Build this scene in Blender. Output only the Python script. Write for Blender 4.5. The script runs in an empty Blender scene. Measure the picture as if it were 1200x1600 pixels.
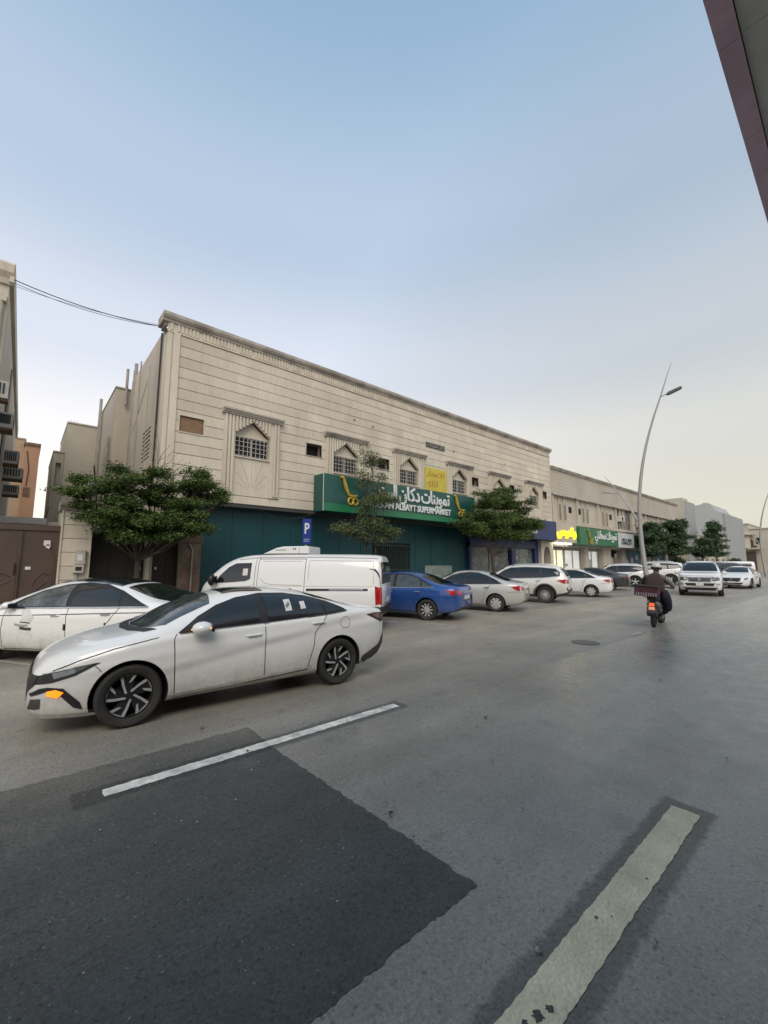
import bpy, bmesh, math, random
import numpy as np
from mathutils import Vector, Matrix
from mathutils.bvhtree import BVHTree
from mathutils.geometry import delaunay_2d_cdt

scene = bpy.context.scene
COL = scene.collection
R = math.radians
random.seed(7)
rng = np.random.default_rng(11)

# ------------------------------------------------------------------ camera
CAM_H, FOC, PITCH, AZ = 1.75, 650.0, 7.0165, 49.06      # metres, px of 1600, degrees up, degrees left of the street
cam_data = bpy.data.cameras.new('camera')
cam = bpy.data.objects.new('camera', cam_data); COL.objects.link(cam)
cam_data.sensor_fit = 'VERTICAL'; cam_data.sensor_height = 24.0
cam_data.lens = 24.0 * FOC / 1600.0
cam_data.clip_start = 0.05; cam_data.clip_end = 3000
cam.location = (0, 0, CAM_H)
cam.rotation_euler = (R(90 + PITCH), 0, R(AZ - 90))
scene.camera = cam

# ------------------------------------------------------------------ sky
world = bpy.data.worlds.new('World'); scene.world = world
world.use_nodes = True
nt = world.node_tree; nt.nodes.clear()
wo = nt.nodes.new('ShaderNodeOutputWorld'); bg = nt.nodes.new('ShaderNodeBackground')
sky = nt.nodes.new('ShaderNodeTexSky'); sky.sky_type = 'NISHITA'; sky.sun_disc = False
SUN_EL, SUN_AZ = 5.0, 30.0           # dusk: the sun low in the haze behind the far end of the row
sky.sun_elevation = R(SUN_EL); sky.sun_rotation = R(90 - SUN_AZ)
sky.air_density = 1.0; sky.dust_density = 1.2; sky.ozone_density = 2.0; sky.altitude = 600
SKY_MIX = 0.90
# evening haze: a pale veil over the Nishita sky, thicker towards the horizon
tc = nt.nodes.new('ShaderNodeTexCoord'); sep = nt.nodes.new('ShaderNodeSeparateXYZ')
ramp = nt.nodes.new('ShaderNodeValToRGB'); mixs = nt.nodes.new('ShaderNodeMixRGB')
dotn = nt.nodes.new('ShaderNodeVectorMath'); dotn.operation = 'DOT_PRODUCT'
dotn.inputs[1].default_value = (math.cos(R(5)), math.sin(R(5)), 0)
ramp2 = nt.nodes.new('ShaderNodeValToRGB'); warm = nt.nodes.new('ShaderNodeMixRGB')
nt.links.new(tc.outputs['Generated'], sep.inputs[0])
nt.links.new(sep.outputs['Z'], ramp.inputs[0])
cr = ramp.color_ramp; cr.interpolation = 'EASE'
stops = [(0.0, (0.64, 0.62, 0.55)), (0.10, (0.80, 0.77, 0.705)), (0.26, (0.77, 0.76, 0.77)), (0.42, (0.585, 0.625, 0.71)),
         (0.65, (0.385, 0.475, 0.605)), (0.90, (0.215, 0.345, 0.49)), (1.0, (0.18, 0.30, 0.44))]
while len(cr.elements) < len(stops): cr.elements.new(0.5)
for e, (p, c) in zip(cr.elements, stops): e.position = p; e.color = (*c, 1)
nt.links.new(tc.outputs['Generated'], dotn.inputs[0])
nt.links.new(dotn.outputs['Value'], ramp2.inputs[0])
r2 = ramp2.color_ramp; r2.elements[0].position = 0.55; r2.elements[0].color = (1, 1, 1, 1)
r2.elements[1].position = 1.0; r2.elements[1].color = (0.70, 0.715, 0.67, 1)
warm.blend_type = 'MULTIPLY'; warm.inputs[0].default_value = 1.0
nt.links.new(ramp.outputs[0], warm.inputs[1]); nt.links.new(ramp2.outputs[0], warm.inputs[2])
hz = nt.nodes.new('ShaderNodeTexNoise'); hz.inputs['Scale'].default_value = 1.3; hz.inputs['Detail'].default_value = 5
hm = nt.nodes.new('ShaderNodeMapping'); hm.inputs['Scale'].default_value = (1, 1, 3.5); nt.links.new(tc.outputs['Generated'], hm.inputs[0]); nt.links.new(hm.outputs[0], hz.inputs['Vector'])
hr = nt.nodes.new('ShaderNodeMapRange'); hr.inputs[1].default_value = .3; hr.inputs[2].default_value = .7; hr.inputs[3].default_value = .975; hr.inputs[4].default_value = 1.03; nt.links.new(hz.outputs['Fac'], hr.inputs[0])
hv = nt.nodes.new('ShaderNodeVectorMath'); hv.operation = 'SCALE'; nt.links.new(warm.outputs[0], hv.inputs[0]); nt.links.new(hr.outputs[0], hv.inputs['Scale'])
gain = nt.nodes.new('ShaderNodeMixRGB'); gain.blend_type = 'MULTIPLY'; gain.inputs[0].default_value = 1
gain.inputs[2].default_value = (0.045, 0.045, 0.045, 1)       # Nishita is physically bright
nt.links.new(sky.outputs[0], gain.inputs[1])
mixs.inputs[0].default_value = SKY_MIX
nt.links.new(gain.outputs[0], mixs.inputs[1]); nt.links.new(hv.outputs[0], mixs.inputs[2])
nt.links.new(mixs.outputs[0], bg.inputs[0]); bg.inputs[1].default_value = 0.92
nt.links.new(bg.outputs[0], wo.inputs[0])

# ------------------------------------------------------------------ broad fill from behind the camera, added to lift the fronts
fill_sun_d = bpy.data.lights.new('fill_sun', 'SUN'); fill_sun_d.energy = 1.5; fill_sun_d.angle = R(42); fill_sun_d.color = (1.0, 0.90, 0.77)
fill_sun = bpy.data.objects.new('fill_sun', fill_sun_d); COL.objects.link(fill_sun)
fill_sun.rotation_euler = (R(46), 0, R(-40))
fill_sun.location = (0, 0, 40)

scene.view_settings.view_transform = 'Standard'; scene.view_settings.look = 'None'
scene.view_settings.exposure = 0.62; scene.view_settings.gamma = 1.0; scene.view_settings.use_curve_mapping = False

# ------------------------------------------------------------------ materials
MATS = {}
def S(node, names, val):
    for n in names:
        if n in node.inputs: node.inputs[n].default_value = val; return
def mat(name, col, rough=0.8, metal=0.0, var=0.12, scale=3.0, bump=0.0, bscale=40.0, spec=0.5, coat=0.0, emit=None, es=1.0,
        var2=None, rnd=0.0, obj=False, island=0.0, stretch=(1, 1, 1), alpha=None):
    """procedural material: base colour x large noise x fine noise (+ per-object / per-leaf variation), noise bump"""
    if name in MATS: return MATS[name]
    m = bpy.data.materials.new(name); m.use_nodes = True; t = m.node_tree; N = t.nodes; L = t.links
    b = N['Principled BSDF']; b.inputs['Roughness'].default_value = rough; b.inputs['Metallic'].default_value = metal
    S(b, ['Specular IOR Level', 'Specular'], spec)
    if coat: S(b, ['Coat Weight', 'Clearcoat'], coat); S(b, ['Coat Roughness'], 0.04)
    if obj: co = N.new('ShaderNodeTexCoord').outputs['Object']
    else: co = N.new('ShaderNodeNewGeometry').outputs['Position']
    mp = N.new('ShaderNodeMapping'); mp.inputs['Scale'].default_value = stretch; L.new(co, mp.inputs[0]); co = mp.outputs[0]
    n1 = N.new('ShaderNodeTexNoise'); n1.inputs['Scale'].default_value = scale; n1.inputs['Detail'].default_value = 6
    L.new(co, n1.inputs['Vector'])
    n2 = N.new('ShaderNodeTexNoise'); n2.inputs['Scale'].default_value = scale * 9; n2.inputs['Detail'].default_value = 4
    L.new(co, n2.inputs['Vector'])
    mr = N.new('ShaderNodeMapRange'); mr.inputs[1].default_value = 0.25; mr.inputs[2].default_value = 0.75
    mr.inputs[3].default_value = 1 - var; mr.inputs[4].default_value = 1 + var; L.new(n1.outputs['Fac'], mr.inputs[0])
    mr2 = N.new('ShaderNodeMapRange'); mr2.inputs[1].default_value = 0.25; mr2.inputs[2].default_value = 0.75
    mr2.inputs[3].default_value = 1 - var * 0.6; mr2.inputs[4].default_value = 1 + var * 0.6; L.new(n2.outputs['Fac'], mr2.inputs[0])
    mu = N.new('ShaderNodeMath'); mu.operation = 'MULTIPLY'; L.new(mr.outputs[0], mu.inputs[0]); L.new(mr2.outputs[0], mu.inputs[1])
    fac = mu.outputs[0]
    def addr(src, amt, fac):
        q = N.new('ShaderNodeMapRange'); q.inputs[3].default_value = 1 - amt; q.inputs[4].default_value = 1 + amt
        L.new(src, q.inputs[0]); w = N.new('ShaderNodeMath'); w.operation = 'MULTIPLY'; L.new(fac, w.inputs[0]); L.new(q.outputs[0], w.inputs[1])
        return w.outputs[0]
    if rnd: fac = addr(N.new('ShaderNodeObjectInfo').outputs['Random'], rnd, fac)
    if island: fac = addr(N.new('ShaderNodeNewGeometry').outputs['Random Per Island'], island, fac)
    if var2:
        mc = N.new('ShaderNodeMixRGB'); mc.inputs[1].default_value = (*col, 1); mc.inputs[2].default_value = (*var2, 1)
        cl = N.new('ShaderNodeMapRange'); cl.inputs[1].default_value = 0.42; cl.inputs[2].default_value = 0.66
        n3 = N.new('ShaderNodeTexNoise'); n3.inputs['Scale'].default_value = scale * 0.6; n3.inputs['Detail'].default_value = 8
        n3.inputs['Roughness'].default_value = 0.65
        L.new(co, n3.inputs['Vector']); L.new(n3.outputs['Fac'], cl.inputs[0]); L.new(cl.outputs[0], mc.inputs[0]); base = mc.outputs[0]
    else:
        rg = N.new('ShaderNodeRGB'); rg.outputs[0].default_value = (*col, 1); base = rg.outputs[0]
    vm = N.new('ShaderNodeVectorMath'); vm.operation = 'SCALE'; L.new(base, vm.inputs[0]); L.new(fac, vm.inputs['Scale'])
    L.new(vm.outputs[0], b.inputs['Base Color'])
    if bump:
        n4 = N.new('ShaderNodeTexNoise'); n4.inputs['Scale'].default_value = bscale; n4.inputs['Detail'].default_value = 5
        L.new(co, n4.inputs['Vector']); bp = N.new('ShaderNodeBump'); bp.inputs['Strength'].default_value = bump
        bp.inputs['Distance'].default_value = 0.02; L.new(n4.outputs['Fac'], bp.inputs['Height']); L.new(bp.outputs[0], b.inputs['Normal'])
    if emit:
        S(b, ['Emission Color', 'Emission'], (*emit, 1)); b.inputs['Emission Strength'].default_value = es
    if alpha is not None: b.inputs['Alpha'].default_value = alpha
    MATS[name] = m
    return m

# ------------------------------------------------------------------ object helpers
def link(name, data, parent=None):
    o = bpy.data.objects.new(name, data); COL.objects.link(o)
    if parent is not None:
        o.parent = parent
        if parent.name in WORLD: o.matrix_parent_inverse = Matrix.Translation(-parent.location)
    return o
WORLD = set()        # things whose parts are given in world coordinates
def tag(o, label=None, cat=None, group=None, kind=None):
    if label: o['label'] = label
    if cat: o['category'] = cat
    if group: o['group'] = group
    if kind: o['kind'] = kind
    return o
def thing(name, label, cat, loc=(0, 0, 0), rz=0.0, group=None, world=False):
    o = link(name, None)
    if world: WORLD.add(o.name)
    o.empty_display_size = 0.3; o.location = loc; o.rotation_euler = (0, 0, rz)
    return tag(o, label, cat, group)
class MB:
    """collects shapes; build() links them as one mesh object"""
    def __init__(s): s.v = []; s.f = []; s.m = []
    def add(s, vs, fs, mi=0):
        b = len(s.v); s.v += [tuple(v) for v in vs]; s.f += [tuple(b + i for i in f) for f in fs]; s.m += [mi] * len(fs); return s
    def box(s, x0, x1, y0, y1, z0, z1, mi=0):
        if x0 > x1: x0, x1 = x1, x0
        if y0 > y1: y0, y1 = y1, y0
        if z0 > z1: z0, z1 = z1, z0
        return s.add([(x0,y0,z0),(x1,y0,z0),(x1,y1,z0),(x0,y1,z0),(x0,y0,z1),(x1,y0,z1),(x1,y1,z1),(x0,y1,z1)],
              [(0,3,2,1),(4,5,6,7),(0,1,5,4),(1,2,6,5),(2,3,7,6),(3,0,4,7)], mi)
    def prism(s, poly, axis, a, b, mi=0):
        """poly in the plane of the other two axes (x: y,z; y: x,z; z: x,y), extruded a..b along axis"""
        n = len(poly)
        def P(p, t): return {'x': (t, p[0], p[1]), 'y': (p[0], t, p[1]), 'z': (p[0], p[1], t)}[axis]
        vs = [P(p, a) for p in poly] + [P(p, b) for p in poly]
        fs = [tuple(range(n)), tuple(range(2*n-1, n-1, -1))] + [(i, i+n, (i+1) % n + n, (i+1) % n) for i in range(n)]
        return s.add(vs, fs, mi)
    def tube(s, path, r, n=8, mi=0, cap=True):
        path = [Vector(p) for p in path]; rs = r if isinstance(r, (list, tuple)) else [r] * len(path)
        rings = []; prev = None
        for i, p in enumerate(path):
            t = (path[min(i+1, len(path)-1)] - path[max(i-1, 0)]).normalized()
            if prev is None:
                a = Vector((0, 0, 1)) if abs(t.z) < 0.9 else Vector((1, 0, 0)); u = t.cross(a).normalized()
            else: u = (prev - t * prev.dot(t)).normalized()
            prev = u; w = t.cross(u)
            rings.append([p + (u * math.cos(2*math.pi*k/n) + w * math.sin(2*math.pi*k/n)) * rs[i] for k in range(n)])
        vs = [v for rg in rings for v in rg]; fs = []
        for i in range(len(path)-1):
            for k in range(n): fs.append((i*n+k, i*n+(k+1) % n, (i+1)*n+(k+1) % n, (i+1)*n+k))
        if cap: fs += [tuple(range(n-1, -1, -1)), tuple(range((len(path)-1)*n, len(path)*n))]
        return s.add(vs, fs, mi)
    def lathe(s, prof, n=32, axis='y', c=(0, 0, 0), mi=0, closed=False):
        """prof: (r, t) along axis"""
        vs = []; fs = []; m = len(prof)
        for k in range(n):
            a = 2*math.pi*k/n; ca, sa = math.cos(a), math.sin(a)
            for r, t in prof:
                vs.append({'y': (c[0]+r*ca, c[1]+t, c[2]+r*sa), 'z': (c[0]+r*ca, c[1]+r*sa, c[2]+t), 'x': (c[0]+t, c[1]+r*ca, c[2]+r*sa)}[axis])
        for k in range(n):
            k2 = (k+1) % n
            for i in range(m - (0 if closed else 1)):
                i2 = (i+1) % m; fs.append((k*m+i, k*m+i2, k2*m+i2, k2*m+i))
        return s.add(vs, fs, mi)
    def ball(s, c, r, n=10, mi=0):
        rx, ry, rz = r if isinstance(r, (tuple, list)) else (r, r, r)
        vs = []; fs = []
        for i in range(n+1):
            th = math.pi*i/n
            for k in range(n*2):
                ph = math.pi*k/n; vs.append((c[0]+rx*math.sin(th)*math.cos(ph), c[1]+ry*math.sin(th)*math.sin(ph), c[2]+rz*math.cos(th)))
        for i in range(n):
            for k in range(n*2): fs.append((i*2*n+k, (i+1)*2*n+k, (i+1)*2*n+(k+1) % (2*n), i*2*n+(k+1) % (2*n)))
        return s.add(vs, fs, mi)
    def mesh(s, name, mats, smooth=False, angle=None):
        me = bpy.data.meshes.new(name); me.from_pydata(s.v, [], s.f)
        for m in (mats if isinstance(mats, (list, tuple)) else [mats]): me.materials.append(m)
        me.polygons.foreach_set('material_index', s.m)
        bm = bmesh.new(); bm.from_mesh(me); bmesh.ops.recalc_face_normals(bm, faces=bm.faces); bm.to_mesh(me); bm.free()
        if smooth: me.shade_smooth(); me.set_sharp_from_angle(angle=R(angle or 35))
        me.update(); return me
    def build(s, name, mats, parent=None, smooth=False, angle=None, bevel=0.0):
        o = link(name, s.mesh(name, mats, smooth, angle), parent)
        if bevel:
            m = o.modifiers.new('bevel', 'BEVEL'); m.width = bevel; m.segments = 1; m.limit_method = 'ANGLE'
        return o
def box(name, m, parent, x0, x1, y0, y1, z0, z1, bevel=0.0): return MB().box(x0, x1, y0, y1, z0, z1).build(name, m, parent, bevel=bevel)
def copy_tree(o, parent=None):
    c = o.copy(); COL.objects.link(c)
    if parent is not None: c.parent = parent
    for ch in list(o.children): copy_tree(ch, c)
    return c
AR = {}
def text_obj(name, body, m, parent, loc, size, rot=(R(90), 0, 0), depth=0.02, sx=1.0, bold=0.0, align='LEFT', spacing=1.0, width=None):
    cu = bpy.data.curves.new(name, 'FONT'); cu.body = body; cu.size = size; cu.extrude = depth; cu.offset = bold; cu.align_x = align
    cu.space_character = spacing; cu.resolution_u = 3
    o = bpy.data.objects.new(name, cu); COL.objects.link(o)
    bpy.context.view_layer.update()
    me = bpy.data.meshes.new_from_object(o.evaluated_get(bpy.context.evaluated_depsgraph_get()))
    bpy.data.objects.remove(o); bpy.data.curves.remove(cu)
    me.materials.clear(); me.materials.append(m); me.name = name
    if width: sx = width/max(v.co.x for v in me.vertices)
    t = link(name, me, parent); t.location = loc; t.rotation_euler = rot; t.scale = (sx, 1, 1)
    return t
# ================================================================== GROUND
def asphalt(name, base, dust, zones, rough=0.62, spec=0.4, scale=1.0, speck=0.5, lane=False):
    """aggregate speckle, stains, dust that lies in zones along the kerb (world Y)"""
    m = bpy.data.materials.new(name); m.use_nodes = True; t = m.node_tree; N = t.nodes; L = t.links; b = N['Principled BSDF']
    g = N.new('ShaderNodeNewGeometry').outputs['Position']
    def noise(sc, det=5, rg=0.6, vec=g):
        n = N.new('ShaderNodeTexNoise'); n.inputs['Scale'].default_value = sc; n.inputs['Detail'].default_value = det; n.inputs['Roughness'].default_value = rg
        L.new(vec, n.inputs['Vector']); return n.outputs['Fac']
    def mr(src, a, b2, c, d):
        q = N.new('ShaderNodeMapRange'); q.inputs[1].default_value = a; q.inputs[2].default_value = b2; q.inputs[3].default_value = c; q.inputs[4].default_value = d
        L.new(src, q.inputs[0]); return q.outputs[0]
    def mul(a, c):
        q = N.new('ShaderNodeMath'); q.operation = 'MULTIPLY'; L.new(a, q.inputs[0]); L.new(c, q.inputs[1]); return q.outputs[0]
    st = N.new('ShaderNodeMapping'); st.inputs['Scale'].default_value = (0.25, 1.3, 1); L.new(g, st.inputs[0])
    f = mul(mr(noise(0.5, 4), .3, .7, .82, 1.16), mr(noise(1.0, 6, .7, st.outputs[0]), .3, .7, .86, 1.14))
    f = mul(f, mr(noise(45, 3, .8), .25, .75,   .64, 1.36)); vg = N.new('ShaderNodeTexVoronoi'); vg.inputs['Scale'].default_value = 75; L.new(g, vg.inputs['Vector']); vs_ = N.new('ShaderNodeSeparateColor'); L.new(vg.outputs['Color'], vs_.inputs[0]); f = mul(f, mr(vs_.outputs[0], 0, 1, .86, 1.14)); f = mul(f, mr(vs_.outputs[1], .93, .97, 1.0, .6)); f = mul(f, mr(noise(150, 2, .8), .3, .7, .72, 1.28))
    tr = N.new('ShaderNodeMapping'); tr.inputs['Scale'].default_value = (.03, 1.0, 1); L.new(g, tr.inputs[0]); f = mul(f, mr(noise(1.4, 4, .6, tr.outputs[0]), .3, .7, .88, 1.10))
    f = mul(f, mr(noise(2.6, 2, .5), .66, .72, 1.0, .80)); f = mul(f, mr(noise(9.0, 2, .5), .70, .73, 1.0, .72))
    vo = N.new('ShaderNodeTexVoronoi'); vo.inputs['Scale'].default_value = 26; L.new(g, vo.inputs['Vector'])
    sp = N.new('ShaderNodeMath'); sp.operation = 'LESS_THAN'; L.new(vo.outputs['Distance'], sp.inputs[0]); sp.inputs[1].default_value = 0.13
    sel = N.new('ShaderNodeMath'); sel.operation = 'GREATER_THAN'; sx = N.new('ShaderNodeSeparateColor'); L.new(vo.outputs['Color'], sx.inputs[0])
    L.new(sx.outputs[0], sel.inputs[0]); sel.inputs[1].default_value = 0.72
    spk = mul(sp.outputs[0], sel.outputs[0])
    sep = N.new('ShaderNodeSeparateXYZ'); L.new(g, sep.inputs[0])
    wob = mr(noise(0.35, 5), .2, .8, -1.0, 1.0); wob2 = mr(noise(2.2, 6, .7), .2, .8, -.35, .35)
    ad = N.new('ShaderNodeMath'); ad.operation = 'ADD'; L.new(wob, ad.inputs[0]); L.new(wob2, ad.inputs[1])
    ay = N.new('ShaderNodeMath'); ay.operation = 'ADD'; L.new(sep.outputs['Y'], ay.inputs[0]); L.new(ad.outputs[0], ay.inputs[1])
    rp = N.new('ShaderNodeValToRGB'); rp.color_ramp.interpolation = 'EASE'
    q = mr(ay.outputs[0], -5, 15, 0, 1); L.new(q, rp.inputs[0])
    els = rp.color_ramp.elements
    while len(els) < len(zones): els.new(.5)
    for e, (p, v) in zip(els, zones): e.position = (p + 5) / 20; e.color = (v, v, v, 1)
    dn = mul(rp.outputs[0], mr(noise(1.3, 7, .7), .3, .7, .65, 1.15))
    mc = N.new('ShaderNodeMixRGB'); mc.inputs[1].default_value = (*base, 1); mc.inputs[2].default_value = (*dust, 1); L.new(dn, mc.inputs[0])
    vm = N.new('ShaderNodeVectorMath'); vm.operation = 'SCALE'; L.new(mc.outputs[0], vm.inputs[0]); L.new(f, vm.inputs['Scale'])
    ms = N.new('ShaderNodeMixRGB'); ms.inputs[2].default_value = (.34, .33, .31, 1); L.new(vm.outputs[0], ms.inputs[1])
    sf = N.new('ShaderNodeMath'); sf.operation = 'MULTIPLY'; L.new(spk, sf.inputs[0]); sf.inputs[1].default_value = speck; L.new(sf.outputs[0], ms.inputs[0])
    L.new(ms.outputs[0], b.inputs['Base Color'])
    ro = mr(noise(3, 5), .3, .7, rough - .08, rough + .1)
    if lane:      # the overlay of the fast lane is older, paler and polished by tyres; its seam runs along Y = 3.85
        st_ = mr(sep.outputs['Y'], 3.80, 3.86, 1.0, 0.0); ro2 = N.new('ShaderNodeMath'); ro2.operation = 'MULTIPLY_ADD'; L.new(st_, ro2.inputs[0]); ro2.inputs[1].default_value = -.17; L.new(ro, ro2.inputs[2]); ro = ro2.outputs[0]
        br = mr(st_, 0, 1, 1.0, 1.13); vm2 = N.new('ShaderNodeVectorMath'); vm2.operation = 'SCALE'; L.new(vm.outputs[0], vm2.inputs[0]); L.new(br, vm2.inputs['Scale']); L.new(vm2.outputs[0], ms.inputs[1])
    L.new(ro, b.inputs['Roughness']); S(b, ['Specular IOR Level'], spec)
    bp = N.new('ShaderNodeBump'); bp.inputs['Strength'].default_value = .15; bp.inputs['Distance'].default_value = .012
    L.new(noise(85, 4, .75), bp.inputs['Height']); L.new(bp.outputs[0], b.inputs['Normal'])
    return m
M_road = asphalt('road_asphalt', (.215, .205, .182), (.335, .285, .225), [(-5, .0), (3.3, .03), (4.4, .28), (6.2, .68), (7.6, .95), (9.0, .45), (13.0, .40)], rough=.44, spec=.55, lane=True)
M_patch = asphalt('patch_asphalt', (.075, .075, .070), (.19, .17, .14), [(1.5, .0), (3.6, .05), (4.1, .4), (4.8, .75)], rough=.62, spec=.35)
M_seal = asphalt('worn_seal', (.066, .067, .066), (.12, .11, .10), [(-5, .1), (12, .1)], rough=.7, spec=.3)
M_side = mat('pavement_concrete', (.25, .225, .19), .9, var=.2, scale=1.2, bump=.3)
M_kerb = mat('kerb_concrete', (.30, .28, .25), .85, var=.25, scale=4, bump=.3)
M_sand = mat('sandy_ground', (.30, .25, .19), .95, var=.2, scale=.4)
def sheet(name, x0, x1, y0, y1, z, m):
    o = MB().add([(x0,y0,z),(x1,y0,z),(x1,y1,z),(x0,y1,z)], [(0,1,2,3)]).build(name, m); o['kind'] = 'structure'; return o
sheet('ground', -900, 1500, -900, 1200, -.03, M_sand)
sheet('road', -80, 420, -7, 13.2, 0, M_road)

def ragged(pts, jit, step, seed):
    r = random.Random(seed); out = []
    for i in range(len(pts)):
        a = Vector(pts[i]); b = Vector(pts[(i+1) % len(pts)]); n = max(1, int((b-a).length/step)); d = (b-a).normalized(); pr = Vector((-d.y, d.x)); off = 0
        for k in range(n):
            off = off*.35 + r.uniform(-jit, jit); p = a + (b-a)*(k/n) + pr*(off if k else 0); out.append((p.x, p.y))
    return out
def flat(name, pts, z, m, kind='structure'):
    o = MB().add([(x, y, z) for x, y in pts], [tuple(range(len(pts)))]).build(name, m)
    bm = bmesh.new(); bm.from_mesh(o.data); bmesh.ops.triangulate(bm, faces=bm.faces, ngon_method='EAR_CLIP'); bm.to_mesh(o.data); bm.free()
    if o.data.polygons[0].normal.z < 0: o.data.flip_normals()
    if kind: o['kind'] = kind
    return o
flat('asphalt_patch', ragged([(-14, 1.58), (2.03, 1.56), (1.97, 3.76), (1.99, 4.52), (-14, 4.62)], .009, .02, 3), .002, M_patch)
M_line = mat('worn_white_paint', (.80, .76, .68), .75, var=.18, scale=9, var2=(.42, .41, .38), bump=.3, bscale=60)
M_line2 = mat('dusty_cream_paint', (.80, .70, .49), .8, var=.16, scale=5, var2=(.68, .59, .42), bump=.5, bscale=55)
M_bay = mat('dusty_bay_paint', (.42, .40, .36), .85, var=.3, scale=3, var2=(.20, .185, .16))
def worn_mat(x0, x1, yc, hw):
    """the blacked-out ground round a painted line: dark binder whose edge frays away into the asphalt"""
    m = asphalt('blacked_out_strip', (.062, .064, .064), (.14, .11, .10), [(-5, .03), (12, .25)], .68, .3); t = m.node_tree; N = t.nodes; L = t.links
    g = N.new('ShaderNodeNewGeometry').outputs['Position']; sp = N.new('ShaderNodeSeparateXYZ'); L.new(g, sp.inputs[0])
    def op(o, a, b=None):
        n = N.new('ShaderNodeMath'); n.operation = o
        for i, v in enumerate((a, b)):
            if v is None: continue
            if isinstance(v, (int, float)): n.inputs[i].default_value = v
            else: L.new(v, n.inputs[i])
        return n.outputs[0]
    dy = op('SUBTRACT', op('ABSOLUTE', op('SUBTRACT', sp.outputs['Y'], yc)), hw)
    dx = op('SUBTRACT', op('ABSOLUTE', op('SUBTRACT', sp.outputs['X'], (x0+x1)/2)), (x1-x0)/2)
    d = op('MAXIMUM', dx, dy); no = N.new('ShaderNodeTexNoise'); no.inputs['Scale'].default_value = 14; no.inputs['Detail'].default_value = 8; no.inputs['Roughness'].default_value = .75; L.new(g, no.inputs['Vector'])
    d = op('ADD', d, op('MULTIPLY', op('SUBTRACT', no.outputs['Fac'], .5), .14)); q = N.new('ShaderNodeMapRange'); q.inputs[1].default_value = -.016; q.inputs[2].default_value = .016; q.inputs[3].default_value = .30; q.inputs[4].default_value = 0
    L.new(d, q.inputs[0]); L.new(q.outputs[0], N['Principled BSDF'].inputs['Alpha']); return m
def marking(x0, x1, yc, w, z, m, seal, seed, wear=.006):
    if seal: flat('worn_strip', [(x0-.34, yc-w/2-.15), (x1+.24, yc-w/2-.15), (x1+.24, yc+w/2+.14), (x0-.34, yc+w/2+.14)], z, worn_mat(x0-.2, x1+.1, yc, w/2+.075))
    flat('lane_marking', ragged([(x0, yc-w/2), (x1, yc-w/2), (x1, yc+w/2), (x0, yc+w/2)], wear, .025, seed), z+.0015, m)
marking(.62, 3.66, 3.99, .125, .0035, M_line, True, 1, .006)
marking(11.3, 12.05, 3.92, .13, .008, M_bay, False, 2, .02)
marking(.4, 3.72, 1.01, .17, .0015, M_line2, True, 4, .0035)

# chips broken out of the cream line show the asphalt
for k, (x, y, r_) in enumerate([(1.66, 1.0, .035), (1.72, .985, .022), (1.60, 1.02, .015), (2.3, 1.045, .013), (2.78, .97, .012)]):
    flat('paint_chip', [(x + r_*random.uniform(.35, 1.1)*math.cos(a), y + r_*random.uniform(.35, 1.1)*math.sin(a)) for a in np.linspace(0, 6.28, 16)[:-1]], .0042, M_patch)
# parking bay lines, dusty, at the parking angle
def bay(x, y, ln, seed, ang=118, w=.11):
    d = Vector((math.cos(R(ang)), math.sin(R(ang)))); n = Vector((-d.y, d.x))*w/2; a = Vector((x, y)); b = a + d*ln
    flat('bay_line', ragged([tuple(a-n), tuple(b-n), tuple(b+n), tuple(a+n)], .012, .07, seed), .004, M_bay)
for k, x in enumerate([-2.4, 1.15, 4.9, 9.4, 13.2, 17.4, 21.6, 25.6, 29.6, 33.6, 37.6]):
    bay(x, 8.0, 5.2, 90+k)
# kerb stones and the pavement in front of the shops
k0 = MB()
for i in range(60):
    k0.box(-14 + i*1.0, -14 + i*1.0 + .985, 13.2, 13.36, 0, .15)
ko = k0.build('kerb', M_kerb, bevel=.012); ko['kind'] = 'structure'
box('kerb', M_kerb, None, 46, 180, 13.2, 13.36, 0, .15)['kind'] = 'structure'
box('pavement', M_side, None, -80, 180, 13.36, 60, -.02, .13)['kind'] = 'structure'
# small stones and grit blown over the asphalt
r_ = random.Random(5); gm = MB()
for i in range(420):
    x = r_.uniform(.2, 9); y = r_.uniform(.3, 8.5) ; s_ = r_.uniform(.003, .009)
    if r_.random() < .05: s_ *= 1.9
    n = 5; gm.add([(x + s_*math.cos(2*math.pi*k/n), y + s_*math.sin(2*math.pi*k/n), .012) for k in range(n)] + [(x, y, .012 + s_)],
                  [(k, (k+1) % n, n) for k in range(n)])
tag(gm.build('grit', mat('grit_stone', (.30, .28, .25), .9, island=.6)), 'small stones and grit scattered over the near asphalt', None, None, 'stuff')
tw = MB()
for (x, y) in [(4.13, 3.0), (1.6, 4.4+.4), (9.4, 4.12), (7.4, 2.2), (2.1, 2.35)]:
    s_ = .03; tw.add([(x-s_, y-.01, .013), (x+s_*.3, y-.016, .02), (x+s_, y+.006, .014), (x+s_*.1, y+.018, .018)], [(0, 1, 2, 3)])
tag(tw.build('dry_leaves', mat('dry_leaf', (.055, .045, .03), .9)), 'a few dry leaves lying on the road', None, None, 'stuff')
# manhole cover in the lane joint
mh = thing('manhole_cover', 'round iron manhole cover in the road beyond the white car', 'manhole cover', (9.6, 4.25, .004))
MB().lathe([(0, 0), (.29, 0), (.29, .006), (0, .006)], 28, 'z').build('rim', mat('cast_iron', (.17, .165, .15), .7, .1), mh)
mm = MB()
for i in range(-4, 5):
    h_ = math.sqrt(max(0, .28**2 - (i*.06)**2)); mm.box(i*.06-.018, i*.06+.018, -h_, h_, .006, .011)
mm.build('lid', MATS['cast_iron'], mh)
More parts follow.
